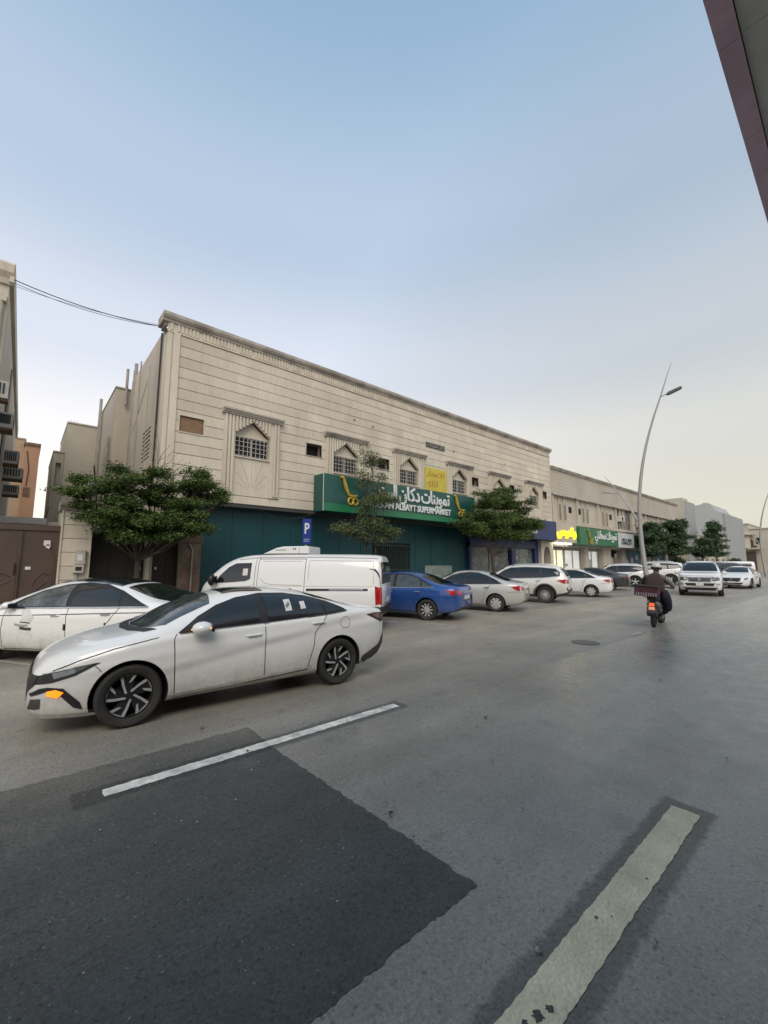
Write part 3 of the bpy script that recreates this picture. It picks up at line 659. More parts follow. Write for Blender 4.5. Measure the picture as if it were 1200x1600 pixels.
box('floor_band', M_b2, B2, xa, xb, YF+.01, 30, 3.0, 4.70)
for k in range(9):
    x = 29.75 + 4.02*k; box('pier', M_b2, B2, x-.12 + (0 if k else .0), x+.12, YF-.02, YF+.4, 4.92, 6.86)
    if k == 8: break
    # narrow slit windows in pairs with stone fins between, and a square opening
    for q, dx in enumerate((1.05, 1.85)):
        f = MB(); f.box(x+dx-.07, x+dx-.0, YF+.06, YF+.139, 4.92, 6.86); f.box(x+dx+.36, x+dx+.43, YF+.06, YF+.139, 4.92, 6.86); f.box(x+dx, x+dx+.36, YF+.09, YF+.139, 6.25, 6.86)
        fo = f.build('window_fin', M_b2, B2); box('pane', M_glass if k > 2 else mat('grey_brown_pane', (.17, .145, .12), .4), fo, x+dx, x+dx+.36, YF+.12, YF+.138, 5.1, 6.25)  # first bays get plain grey-brown panes, the rest dark glass
    if k != 3: 
        sx = x+2.75 if k % 2 == 0 else x+.36
        box('square_opening', M_dark, B2, sx, sx+.52, YF+.12, YF+.139, 5.72, 6.2)
m_ = MB(); m_.box(41.8, 45.6, YF+.125, YF+.1385, 4.93, 6.85); m_.build('soot_stain', M_soot, B2)
a_ = thing('air_conditioner', 'small white air conditioner on the soot stained bay of the second row', 'air conditioner', (42.5, 15.2, 5.7), world=True)
box('casing', M_white, a_, 42.3, 43.1, YF-.25, YF+.13, 5.65, 6.15, bevel=.02); box('front_grille', M_cable, a_, 42.4, 42.8, YF-.26, YF-.25, 5.72, 6.08)
# ground floor of the row: lit shops, piers, dark openings
M_lit = mat('glowing_shop_lining', (.8, .8, .66), .6, emit=(1.0, .97, .66), es=.42, var=.15, scale=1.2)  # lamp light put into the material: back walls and linings glow themselves
M_lit2 = mat('glowing_white_lining', (.8, .8, .78), .6, emit=(1.0, .98, .93), es=.30, var=.25, scale=2.0)
M_lamp = mat('lamp_glow', (1, 1, 1), .5, emit=(1, .98, .85), es=5)
for x0, x1, m in [(29.62, 32.2, M_b2), (35.1, 35.75, M_b2), (38.7, 40.4, M_b2p), (43.2, 44.0, M_b2), (50.5, 51.3, M_b2), (56, 57, M_b2), (60.9, 61.6, M_b2)]:
    if x0 == 29.62: box('shop_pier', m, B2, 29.62, 29.8, YF+.3, YF+.7, .13, 3.0)
    else: box('shop_pier', m, B2, x0, x1, YF+.15, YF+.7, .13, 3.0)
def lit_shop(x0, x1, ml, depth=2.2, top=2.85):
    s = box('shop_interior', ml, B2, x0, x1, YF+depth, YF+depth+.05, .13, 3.0)
    box('side_lining', ml, s, x0, x0+.05, YF+.7, YF+depth, .13, 3.0); box('side_lining', ml, s, x1-.05, x1, YF+.7, YF+depth, .13, 3.0)
    box('shop_floor', M_side, s, x0, x1, YF+.6, YF+depth, .1, .14)
    m_ = MB(); m_.box(x0, x0+.06, YF+.55, YF+.62, .13, top); m_.box(x1-.06, x1, YF+.55, YF+.62, .13, top); m_.box((x0+x1)/2-.03, (x0+x1)/2+.03, YF+.55, YF+.62, .13, top); m_.box(x0, x1, YF+.55, YF+.62, top-.1, 3.0)
    m_.build('shopfront_frame', M_pipe, s)
    m_ = MB(); rq = random.Random(int(x0*10))
    for k in range(3): m_.box(x0+.1, x1-.1, YF+1.5, YF+1.9, .5+k*.5, .53+k*.5)
    for k in range(46):
        bx = rq.uniform(x0+.15, x1-.35); bz = .53+rq.choice([0, .5, 1.0]); m_.box(bx, bx+rq.uniform(.06, .2), YF+1.5, YF+1.7, bz, bz+rq.uniform(.12, .33))
    m_.build('shelf_goods', mat('shop_goods', (.16, .14, .12), .6, island=.7), s)
    gl_ = box('shop_glass', M_clear, s, x0+.06, x1-.06, YF+.58, YF+.588, .13, top-.1)
M_clear = bpy.data.materials.new('clear_glass'); M_clear.use_nodes = True
_t = M_clear.node_tree; _b = _t.nodes['Principled BSDF']; _b.inputs['Roughness'].default_value = .03; _b.inputs['Base Color'].default_value = (.9, .95, .95, 1); _b.inputs['Alpha'].default_value = .18
lit_shop(29.85, 32.15, M_lit, 1.4); lit_shop(32.3, 35.05, M_lit2); lit_shop(35.8, 38.65, M_lit2)
m_ = MB(); m_.prism(arch_pts(37.6, .45, .14, 1.6, 2.1), 'y', YF+.9, YF+1.0); m_.build('arched_mirror', M_pipe, B2)
box('poster', mat('dark_figure_poster', (.13, .12, .10), .6, var=.5, scale=6), B2, 30.7, 31.15, YF+.9, YF+.93, 1.2, 2.1)
for k in range(4):
    l = box('downlight', M_lamp, B2, 29.25+k*.72, 29.25+k*.72+.28, YF-.35, YF-.15, 3.16, 3.22)
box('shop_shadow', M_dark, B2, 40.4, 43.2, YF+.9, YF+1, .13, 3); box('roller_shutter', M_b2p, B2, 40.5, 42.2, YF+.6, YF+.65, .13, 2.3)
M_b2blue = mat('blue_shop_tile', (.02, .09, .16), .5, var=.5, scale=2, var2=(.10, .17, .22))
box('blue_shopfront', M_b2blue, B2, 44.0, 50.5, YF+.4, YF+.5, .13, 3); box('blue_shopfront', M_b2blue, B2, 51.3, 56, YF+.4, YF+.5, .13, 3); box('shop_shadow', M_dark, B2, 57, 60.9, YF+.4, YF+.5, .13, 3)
for k in range(8):
    x = 44.6+k*1.35; box('shop_poster', M_paper, B2, x, x+.5, YF+.38, YF+.395, 1.5+(k % 3)*.3, 2.1+(k % 3)*.2)

# ================================================================== FAR BUILDINGS
M_grey = mat('blue_grey_render', (.31, .32, .325), .9, var=.05, scale=.3); M_grey2 = mat('mid_grey_render', (.38, .385, .38), .9, var=.05, scale=.3)
F1 = thing('far_beige_building', 'stepped beige and grey building just beyond the second shop row', 'building', (70, 18, 0), world=True)
box('wall', M_cream2, F1, 66.5, 71.3, 15.3, 30, 0, 10.1); box('parapet_step', M_cream2, F1, 66.5, 69, 15.5, 30, 10.1, 10.5); box('front_wall', M_grey, F1, 66.55, 71.2, 15.2, 15.298, 0, 10.05)
F2 = thing('grey_gabled_building', 'large blue grey building with a stepped gable behind the far trees', 'building', (100, 18, 0), world=True)
m_ = MB(); m_.prism([(16.4, 0), (16.4, 10.9), (16.7, 10.9), (16.9, 11.15), (17.2, 11.2), (17.9, 12.55), (18.3, 12.8), (18.9, 12.9), (19.4, 12.6), (21.5, 12.4), (24, 12.4), (24, 0)], 'x', 95, 108); m_.build('gable_wall', M_grey2, F2)
box('rear_block', M_grey, F2, 95.5, 112, 16.05, 16.39, 0, 10.7)
for k in range(4): box('window', M_glass, F2, 94.96, 94.995, 17.2+k*1.5, 17.9+k*1.5, 6.2, 7.6)
F3 = thing('far_plastered_house', 'small pale house front with a doorway, below the grey gabled building', 'house', (85, 17, 0), world=True)
box('wall', M_cream, F3, 72, 92, 15.8, 24, 0, 5.8); box('coping', M_cream2, F3, 71.9, 92.1, 15.7, 24, 5.8, 6.0)
for k in range(5): w_ = box('window', M_glass, F3, 74+k*3.6, 75+k*3.6, 15.77, 15.795, 3.6, 5.0); box('gate', M_gate, F3, 74+k*3.6, 75.2+k*3.6, 15.76, 15.795, .13, 2.4)
HC = thing('cream_villa', 'cream villa with a round balcony and brown garage doors closing the end of the street', 'villa', (122, 17, 0), world=True)
box('wall', M_cream2, HC, 120, 134, 2, 16.3, 0, 9.1); box('wall', M_cream2, HC, 119.6, 134, 16.31, 20.2, 0, 10.2); box('coping', M_cream2, HC, 119.4, 134.1, 16.2, 20.3, 10.2, 10.45); box('coping', M_cream2, HC, 119.8, 134, 1.9, 16.19, 9.1, 9.3)
m_ = MB(); m_.lathe([(0, 7.7), (1.75, 7.7), (2.0, 7.85), (2.0, 8.25), (1.7, 8.4), (0, 8.45)], 28, 'z', (119.5, 17.4, 0)); m_.build('balcony_roof', M_cream, HC, smooth=True)
m_ = MB(); m_.lathe([(0, 5.0), (1.2, 5.0), (1.2, 7.7), (0, 7.7)], 24, 'z', (119.5, 17.4, 0)); m_.build('round_bay', M_cream2, HC, smooth=True)
for y in (18.9, 16.0): w_ = MB(); w_.prism(arch_pts(y, .28, 5.4, 6.3, 6.9), 'x', 119.55, 119.59); w_.build('arched_window', M_gate, HC)
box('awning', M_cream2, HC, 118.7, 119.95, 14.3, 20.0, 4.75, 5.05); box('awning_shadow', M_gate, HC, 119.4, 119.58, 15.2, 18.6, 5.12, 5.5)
for (a, b) in [(15.5, 17.1), (17.2, 18.7)]:
    d = box('garage_door', M_gate, HC, 119.52, 119.59, a, b, .0, 4.3)
box('window', M_glass, HC, 119.93, 119.99, 14.6, 15.3, 5.9, 7.2)
RT = thing('far_white_house', 'pale house farther down the street at the right edge', 'house', (150, 10, 0), world=True)
box('wall', M_cream, RT, 140, 170, -12, 1.9, 0, 8.2); box('coping', M_cream2, RT, 139.8, 170, -12.1, 1.95, 8.2, 8.5)
for k in range(5): box('window', M_glass, RT, 139.95, 139.99, -10+k*2.3, -9+k*2.3, 4.5, 6)

# ================================================================== CANOPY over the photographer, with the building that carries it
M_fasc = mat('plum_painted_fascia', (.85, .60, .71), .6, var=.15, scale=1.5); M_soff = mat('grey_soffit_board', (.78, .79, .72), .8, var=.12, scale=1.2)
CN = thing('canopy', 'grey boarded canopy with a plum edge, overhead at the top right corner', 'canopy', (4, -1, 4.5), world=True)
for k in range(22):
    x = -6.0 + k*.36*2
    box('edge_panel', M_fasc, CN, x+.002, x+.718, .180, .275, 4.50, 4.86)
    box('soffit_panel', M_soff, CN, x+.002, x+.718, -2.9, .175, 4.515, 4.56)
box('roof_deck', M_trim, CN, -6, 9.84, -2.9, .18, 4.57, 4.84)
NBH = thing('near_building', 'cream rendered building behind the photographer that carries the canopy', 'building', (2, -6, 0), world=True)
box('wall', M_cream2, NBH, -8, 12, -9, -2.95, 0, 6.5); box('shop_window', M_glass, NBH, -5, 0, -2.94, -2.9, .5, 3.2); box('shop_window', M_glass, NBH, 2, 9, -2.94, -2.9, .5, 3.2)
# ================================================================== SIGNS
M_sgreen = mat('deep_green_sign', (.006, .072, .058), .35, var=.12, scale=.8, spec=.5); M_sgreen2 = mat('bright_green_band', (.010, .155, .065), .35, var=.08, scale=.8)
M_let = mat('pale_sign_letters', (.60, .63, .62), .5, var=.08, scale=5); M_gold = mat('gold_logo', (.50, .33, .045), .45, metal=.25, var=.2, scale=8)
AR_TAM = '\uFE95\uFE8E\uFEE8\uFEF3\uFEEE\uFEE4\uFE97'; AR_DUK = '\uFEE5\uFE8E\uFEDB\uFEA9'; AR_BAYT = '\uFE96\uFEF4\uFE92\uFEDF\uFE8D'
AR_SAD = '\uFEF2\uFE97\uFEA9\uFE8E\uFECC\uFEB3'; AR_FUL = '\uFEB2\uFEF4\uFEE4\uFE97\uFEED \uFEDD\uFEEE\uFED3'; AR_RENT = '\uFEAD\uFE8E\uFEA0\uFEF3\uFEFC\uFEDF'
SG = thing('shop_sign', 'long green grocery sign with pale Arabic and Latin letters over the teal hoarding', 'sign', (14, 14.5, 3.9), world=True)
box('sign_box', M_sgreen, SG, 9.07, 19.1, 14.2, 14.97, 3.87, 5.42, bevel=.01)
box('sign_edge', M_let, SG, 9.055, 9.069, 14.19, 14.22, 3.86, 5.43)
SGB = MB().prism([(9.08, 3.88), (19.08, 3.88), (19.08, 4.0), (16, 4.16), (9.08, 4.2)], 'y', 14.19, 14.199).build('green_band', M_sgreen2, SG)
for w_, x_, q_ in ((AR_BAYT, 11.95, 1.12), (AR_DUK, 13.2, 1.4), (AR_TAM, 14.72, 2.12)): text_obj('arabic_lettering', w_, M_let, SG, (x_, 14.155, 4.72), .92, bold=.016, depth=.035, width=q_)
text_obj('latin_lettering', 'DEKAN ALBAYT SUPERMARKET', M_let, SG, (11.6, 14.155, 4.24), .42, sx=.90, bold=.012, depth=.03)
def logo(parent, x, z, s, y):
    g = MB()
    g.tube([(x-.52*s, y, z+.95*s), (x-.38*s, y, z+.98*s), (x-.30*s, y, z+.82*s)], [.05*s, .07*s, .07*s], 8)
    g.tube([(x-.32*s, y, z+.85*s), (x-.20*s, y, z+.5*s), (x-.05*s, y, z+.2*s)], [.07*s, .085*s, .06*s], 8)
    g.tube([(x-.05*s, y, z+.2*s), (x+.18*s, y, z+.16*s), (x+.42*s, y, z+.22*s)], [.06*s, .07*s, .05*s], 8)
    for dx in (.05, .32):
        pts = [(x+dx*s + .13*s*math.cos(a), y, z-.06*s + .15*s*math.sin(a)) for a in np.linspace(0, 2*math.pi, 15)]; g.tube(pts, .045*s, 6)
    return g.build('logo', M_gold, parent, smooth=True)
logo(SG, 10.35, 4.42, .95, 14.15); logo(SG, 17.7, 4.42, .95, 14.15)
s2 = thing('shop_sign', 'navy blue shop sign with a patterned strip, at the right end of the main building', 'sign', (24, 14.5, 3.3), world=True)
box('sign_box', M_blue, s2, 19.3, 28.5, 14.2, 14.97, 3.34, 4.66, bevel=.01)
st = box('picture_strip', mat('patterned_strip', (.50, .46, .40), .6, var=.3, scale=3), s2, 21.9, 25.85, 14.185, 14.199, 3.72, 4.42); r_ = random.Random(8); m_ = MB()
for k in range(44): x = 22+r_.random()*3.7; z = 3.74+r_.random()*.35; m_.box(x, x+r_.uniform(.04, .12), 14.175, 14.184, z, z+r_.uniform(.1, .3))
m_.build('strip_figures', M_cable, st)
s3 = thing('shop_sign', 'pale panel sign with glowing yellow Arabic lettering', 'sign', (30, 14.5, 3.3), world=True)
box('sign_box', M_b2p, s3, 28.56, 32.15, 14.45, 14.97, 3.28, 4.62)
M_yel = mat('glowing_yellow_letters', (.9, .75, .05), .5, emit=(1.0, .80, .01), es=.95)
text_obj('glowing_lettering', AR_FUL, M_yel, s3, (28.98, 14.40, 3.78), .98, sx=1.02, bold=.035, depth=.04)
s4 = thing('shop_sign', 'shorter green sign with a gold logo and pale Arabic letters beyond the glowing yellow one', 'sign', (36, 14.5, 3.2), world=True)
box('sign_box', mat('leaf_green_sign', (.012, .125, .05), .4, var=.1, scale=1), s4, 32.2, 39.65, 14.2, 14.97, 3.18, 4.5)
for w_, x_, q_ in ((AR_SAD, 34.75, 2.05), (AR_TAM, 36.95, 2.3)): text_obj('arabic_lettering', w_, M_let, s4, (x_, 14.16, 3.72), .95, bold=.014, depth=.03, width=q_)
logo(s4, 33.9, 3.45, .9, 14.15)
s5 = thing('shop_sign', 'white shop sign with dark script beside the soot stained bay', 'sign', (41, 14.5, 3.2), world=True)
box('sign_box', mat('white_sign_panel', (.5, .5, .5), .5, var=.1, scale=2), s5, 39.75, 43.8, 14.3, 14.97, 3.15, 4.45)
r_ = random.Random(2); m_ = MB()
for k in range(6):
    p = [(40.9 + k*.38 + .22*math.cos(a+k), 14.28, 3.7 + .26*math.sin(a*1.3+k)) for a in np.linspace(0, 4.2, 9)]; m_.tube(p, .04, 5)
m_.build('script', mat('sign_script_navy', (.015, .03, .05), .5), s5)
s6 = thing('shop_sign', 'dark green shop sign half hidden behind the far trees', 'sign', (47, 14.5, 3.2), world=True)
box('sign_box', mat('olive_sign', (.02, .05, .035), .5), s6, 43.9, 50.4, 14.3, 14.97, 3.15, 4.4); text_obj('arabic_lettering', AR_DUK, M_let, s6, (45.2, 14.27, 3.6), .6, bold=.01)
yb = thing('rent_banner', 'yellow to let banner with red Arabic writing between two arched windows', 'banner', (16.7, 14.96, 5.7), world=True)
box('cloth', mat('yellow_banner_cloth', (.52, .43, .06), .7, var=.1, scale=3), yb, 15.86, 17.58, 14.955, 14.97, 5.62, 6.86)
M_red = mat('dark_red_lettering', (.35, .12, .03), .7)
text_obj('lettering', AR_RENT, M_red, yb, (15.98, 14.95, 6.42), .44, depth=.002, sx=1.35); text_obj('numerals', '\u0660\u0665\u0661\u0661\u0661\u0661', M_red, yb, (15.95, 14.95, 5.82), .58, depth=.002, sx=.85)
gb = thing('grey_banner', 'small dark grey lettered plate high on the stone front above the yellow banner', 'sign', (16.7, 14.96, 8.1), world=True)
box('plate', mat('dark_plate', (.075, .065, .06), .7, var=.3, scale=6), gb, 15.98, 17.5, 14.96, 14.985, 7.98, 8.25)
text_obj('lettering', AR_TAM + ' ' + AR_DUK, mat('grey_plate_letters', (.33, .31, .29), .7), gb, (16.06, 14.955, 8.06), .25, depth=.002, sx=1.05)
# parking sign
pk = thing('parking_sign', 'blue parking sign with a white P on a thin post above the white van', 'road sign', (7.98, 13.65, .13), world=True)
pipe('post', [(7.98, 13.66, .13), (7.98, 13.66, 3.35)], .035, M_pipe, pk)
sd = MB().box(-.16, .16, -.012, .012, -.47, .47); so = sd.build('plate', mat('parking_blue', (.008, .028, .22), .4, var=.08, scale=4), None, bevel=.004)
so.parent = pk; so.location = (0, -.055, 2.80); so.rotation_euler = (0, 0, R(-22))
t_ = text_obj('letter', 'P', M_let, so, (-.10, -.014, -.08), .56, bold=.012, depth=.003, sx=.66)
box('small_text_bar', M_let, so, -.11, .11, -.016, -.013, -.30, -.285); box('small_text_bar', M_let, so, -.11, .08, -.016, -.013, -.37, -.355)

# ================================================================== OVERHEAD CABLES
def sagline(name, label, a, b, sag, r=.011, grp='overhead cables across the alley'):
    a, b = Vector(a), Vector(b); pts = [a.lerp(b, t) - Vector((0, 0, sag*4*t*(1-t))) for t in np.linspace(0, 1, 20)]
    return tag(MB().tube(pts, r, 5).build(name, M_cable, smooth=True), label, 'cable', grp)
sagline('overhead_cable', 'thickest of the cables strung from the left building to the stone corner', (-.78, 14.9, 9.62), (2.96, 14.95, 9.72), .16, .013)
sagline('overhead_cable', 'lowest of the cables strung from the left building to the stone corner', (-.78, 14.88, 9.52), (2.97, 14.9, 9.70), .20, .008)
sagline('overhead_cable', 'uppermost thin cable strung from the left building to the stone corner', (-.78, 15.4, 9.70), (2.99, 15.1, 9.85), .12, .006)
sagline('loose_cable', 'loose pale cable sagging under the front ledge above the parking sign', (6.6, 14.94, 3.82), (8.95, 14.6, 3.82), .34, .012, None)

# ================================================================== STREET LAMPS
M_pole = mat('galvanised_pole', (.34, .335, .33), .5, metal=.35, var=.1, scale=1.2, stretch=(1, 1, .2))
def lamp(label, x, y, H=13.3):
    t = thing('street_lamp', label, 'street lamp', (x, y, 0), group='twin armed street lamps')
    t.rotation_euler = (0, 0, R(8))
    # the mast leans over the road (-Y)
    pts = []; rs = []
    for k in range(15):
        s = k/14; z = H*s; pts.append((0, .35*math.sin(math.pi*min(1, s*1.15))*1.0 - 1.95*s**2.6, z)); rs.append(.135*(1-s)**.8 + .012)
    MB().tube(pts, rs, 12).build('mast', M_pole, t, smooth=True)
    MB().tube([pts[0], (pts[0][0], pts[0][1], .35)], .19, 12).box(-.25, .25, -.25, .25, 0, .03).build('base', M_pole, t)
    q = Vector(pts[12]); MB().tube([q, q + Vector((0, -.3, .09))], .03, 8).build('arm', M_pole, t, smooth=True)
    MB().prism([(-.28, .05), (-.40, .17), (-.95, .32), (-1.05, .30), (-1.0, .22), (-.42, .03)], 'x', -.13, .13).build('lantern', mat('lantern_grey', (.10, .10, .105), .5), t).location = q
    a = Vector((0, .33, 4.2)); pts2 = [a + Vector((0, 1.35*s + .25*s*s, 2.9*s**.92)) for s in np.linspace(0, 1, 8)]
    MB().tube(pts2, [.06*(1-.75*s) for s in np.linspace(0, 1, 8)], 8).build('side_arm', M_pole, t, smooth=True)
    q2 = pts2[4]; MB().tube([q2, q2 + Vector((0, .5, .10))], .022, 6).prism([(q2.y+.45, q2.z+.06), (q2.y+.95, q2.z+.14), (q2.y+1.0, q2.z+.20), (q2.y+.5, q2.z+.16)], 'x', -.1, .1).build('side_lantern', M_pole, t)
    return t
lamp('nearer tall curved street lamp rising behind the scooter rider', 27.3, 8.3)
lamp('farther curved street lamp at the right edge beyond the white cars', 73.5, 8.75)

# ================================================================== TREES
def leaf_mat(name, c1, rough=.6):
    return mat(name, c1, rough, var=.25, scale=1.6, island=.75, var2=(c1[0]*.5, c1[1]*.55, c1[2]*.55), spec=.12)
M_leaf = leaf_mat('foliage_deep_green', (.088, .130, .038)); M_leaf2 = leaf_mat('foliage_olive', (.13, .155, .07)); M_leaf3 = leaf_mat('foliage_far', (.062, .098, .048))
M_bark = mat('bark', (.060, .046, .035), .9, var=.3, scale=6, bump=.5)
def leaves(pads, size, seed, droop=.3, tuft=14, spread=.22):
    g = np.random.default_rng(seed); C_ = []
    for (cx, cy, cz, rx, ry, rz, n) in pads:
        u = g.normal(size=(n, 3)); u /= np.linalg.norm(u, axis=1)[:, None]; rad = g.random(n)**.42
        p = u*rad[:, None]*np.array([rx, ry, rz]) + np.array([cx, cy, cz]); p[:, 2] += .10*rz*np.sin(p[:, 0]*7+cx) 
        C_.append(p)
    tips = np.concatenate(C_); nt_ = len(tips)
    d = g.normal(size=(nt_, 3)); d[:, 2] = np.abs(d[:, 2])*.35 - droop*g.random(nt_); d /= np.linalg.norm(d, axis=1)[:, None]
    t = g.random((nt_, tuft, 1))*spread*1.6; pos = tips[:, None, :] + d[:, None, :]*t + g.normal(size=(nt_, tuft, 3))*spread*.33
    pos = pos.reshape(-1, 3); n = len(pos)
    a = g.normal(size=(n, 3)); a[:, 2] *= .5; a /= np.linalg.norm(a, axis=1)[:, None]
    b = np.cross(a, g.normal(size=(n, 3))); b /= np.linalg.norm(b, axis=1)[:, None]
    s = size*(.6+.8*g.random((n, 1)))
    v = np.stack([pos - a*s, pos + b*s*.42, pos + a*s, pos - b*s*.42], axis=1).reshape(-1, 3)
    return v
def leaf_mesh(name, v, m):
    n = len(v)//4; me = bpy.data.meshes.new(name); me.vertices.add(n*4); me.vertices.foreach_set('co', v.astype(np.float32).ravel())
    me.loops.add(n*4); me.loops.foreach_set('vertex_index', np.arange(n*4, dtype=np.int32)); me.polygons.add(n)
    me.polygons.foreach_set('loop_start', np.arange(n, dtype=np.int32)*4); me.polygons.foreach_set('loop_total', np.full(n, 4, dtype=np.int32))
    me.materials.append(m); me.update(calc_edges=True); return me
def feather(pads, seed, k=3, dens=.36):
    g = random.Random(seed); out = []
    for (cx, cy, cz, rx, ry, rz, n) in pads:
        for q in range(k): out.append((cx + g.uniform(-.55, .55)*rx, cy + g.uniform(-.5, .5)*ry, cz + g.uniform(-.7, .7)*rz, rx*g.uniform(.35, .7), ry*.6, rz*g.uniform(.25, .55), int(n*dens)))
        a = g.uniform(0, 6.28); out.append((cx + rx*1.15*math.cos(a), cy + ry*.8*math.sin(a), cz + rz*g.uniform(-.5, .9), rx*.3, ry*.3, rz*.22, int(n*.07)+4))
    return out
def tree(label, base, pads, size, seed, m, group, tr=.10, fork=1.6, tuft=14, spread=.22, droop=.3, stems=1, kind='tree'):
    x, y = base; t = thing(kind if kind != 'tree' else 'street_tree', label, 'tree', (x, y, .13), group=group)
    w = lambda p: (p[0]-x, p[1]-y, p[2]-.13); g = random.Random(seed); tb = MB(); forks = []
    for s in range(stems):
        ox = (s-(stems-1)/2)*.22; f = Vector((ox*1.8+g.uniform(-.1, .1), g.uniform(-.1, .1), fork)); forks.append(f)
        tb.tube([(ox, 0, -.1), (ox*1.2+g.uniform(-.05, .05), g.uniform(-.05, .05), fork*.5), tuple(f)], [tr*1.25, tr, tr*.8], 9)
    tb.build('trunk', M_bark, t, smooth=True); br = MB()
    for i, p in enumerate(pads):
        if len(pads) > 30 and i % 5: continue
        c = Vector(w(p)); f = forks[i % len(forks)]; mid = f.lerp(c, .5) + Vector((g.uniform(-.12, .12), g.uniform(-.12, .12), -.08*(c-f).length))
        e = c + Vector((0, 0, -.2*p[5])); br.tube([f, mid, e], [tr*.45, tr*.30, tr*.12], 6)
        for k in range(7):
            a = g.uniform(0, 6.28); e2 = c + Vector((p[3]*.85*math.cos(a), p[4]*.85*math.sin(a), p[5]*g.uniform(-.3, .8))); q = e.lerp(mid, g.uniform(0, .5))
            br.tube([q, q.lerp(e2, .5) + Vector((0, 0, .05)), e2], [tr*.15, tr*.10, tr*.04], 4, cap=False)
    br.build('branches', M_bark, t, smooth=True)
    v = leaves(pads, size, seed, droop, tuft, spread) - np.array([x, y, .13])
    link('crown', leaf_mesh('crown', v, m), t); return t
GT_ = 'trees planted along the shop pavement'
# the wide flat tree in front of the porch
g = random.Random(21); pads = []
for (cx, cy, cz, rx, ry, rz, n) in [(1.15, 13.9, 3.62, .62, .8, .20, 150), (1.75, 13.7, 3.95, .8, .9, .24, 240), (2.55, 13.7, 4.15, .95, 1.0, .24, 330), (3.35, 13.7, 3.95, .85, .9, .28, 330),
    (4.15, 13.7, 4.05, .8, .8, .30, 330), (4.55, 13.6, 3.7, .5, .7, .30, 210), (1.6, 13.8, 3.35, .85, .9, .20, 230), (2.4, 13.7, 3.55, .9, 1.0, .30, 430), (3.3, 13.6, 3.45, .9, 1.0, .34, 470),
    (2.2, 13.6, 3.05, .9, .9, .22, 330), (2.9, 13.6, 2.98, .8, .8, .24, 330), (3.7, 13.6, 3.2, .6, .8, .28, 260), (1.05, 13.8, 3.95, .40, .5, .10, 40), (1.55, 13.6, 2.95, .5, .6, .12, 90),
    (1.9, 13.7, 4.35, .35, .4, .10, 45), (3.9, 13.6, 4.45, .6, .5, .12, 100), (2.5, 13.6, 2.55, .9, .6, .16, 240), (1.5, 13.5, 2.75, .7, .6, .14, 170), (3.9, 13.5, 2.75, .6, .6, .18, 210), (3.1, 13.5, 2.5, .8, .5, .14, 170), (1.9, 13.6, 2.7, .9, .6, .16, 260), (2.4, 13.4, 2.85, 1.1, .6, .2, 380), (3.3, 13.4, 2.9, .9, .6, .2, 300), (2.4, 13.4, 2.45, .6, .5, .12, 120), (2.9, 13.4, 2.75, .9, .6, .16, 260), (3.4, 13.6, 2.85, .7, .6, .2, 240)]:
    for q in range(3): pads.append((cx + g.uniform(-.5, .5)*rx, cy-.15+g.uniform(-.5, .5)*ry, cz + g.uniform(-.6, .6)*rz, rx*g.uniform(.4, .7), ry*.6, rz*g.uniform(.3, .6), int(n*.36)))
tree('wide flat topped dark green tree in front of the porch', (2.55, 13.85), feather(pads, 9, 1, 1.15), .034, 5, M_leaf, GT_, .085, 1.7, tuft=16, spread=.15, droop=.1)
# bare twigs of a dead shoot by the corner
bs = thing('bare_shrub', 'leafless grey branches rising at the corner of the stone building', 'dead tree', (3.0, 14.0, .13)); bm_ = MB(); g = random.Random(9)
bm_.tube([(0, .3, 0), (0, .3, 3), (.03, .3, 4.6)], [.03, .025, .02], 6)
for k in range(22):
    s = Vector((.0, .3, g.uniform(3.9, 4.9))); a = g.uniform(-2.2, 1.0); l_ = g.uniform(.4, 1.25); e = s + Vector((l_*math.cos(a)*.9, -.2*abs(math.sin(a)), l_*abs(math.sin(a+.6))+.2))
    bm_.tube([s, s.lerp(e, .5)+Vector((g.uniform(-.08, .08), 0, g.uniform(-.05, .1))), e], [.010, .007, .003], 4)
bm_.build('branches', mat('pale_dry_twig', (.24, .21, .17), .9), bs)
# thin sparse tree before the sign
pads = [(10.0, 13.4, 3.05, .75, .6, .16, 150), (9.3, 13.4, 3.15, .45, .5, .10, 60), (10.9, 13.4, 3.3, .85, .6, .26, 260), (11.6, 13.4, 3.1, .6, .6, .20, 150), (10.6, 13.5, 4.1, .45, .45, .35, 90), (11.3, 13.5, 4.55, .75, .55, .35, 230),
        (12.1, 13.5, 4.65, .55, .5, .22, 130), (10.7, 13.5, 5.3, .35, .4, .5, 90), (11.1, 13.5, 5.85, .45, .4, .45, 120), (10.75, 13.5, 6.35, .25, .3, .25, 40), (11.45, 13.5, 5.35, .3, .3, .3, 60), (12.0, 13.4, 3.0, .35, .4, .4, 45), (11.0, 13.4, 2.8, .6, .5, .14, 80)]
tree('thin sparse olive tree growing in front of the green sign', (11.15, 13.6), feather(pads, 4, 3, .4), .036, 8, M_leaf2, GT_, .045, 2.4, tuft=9, spread=.22, droop=.6, stems=2)
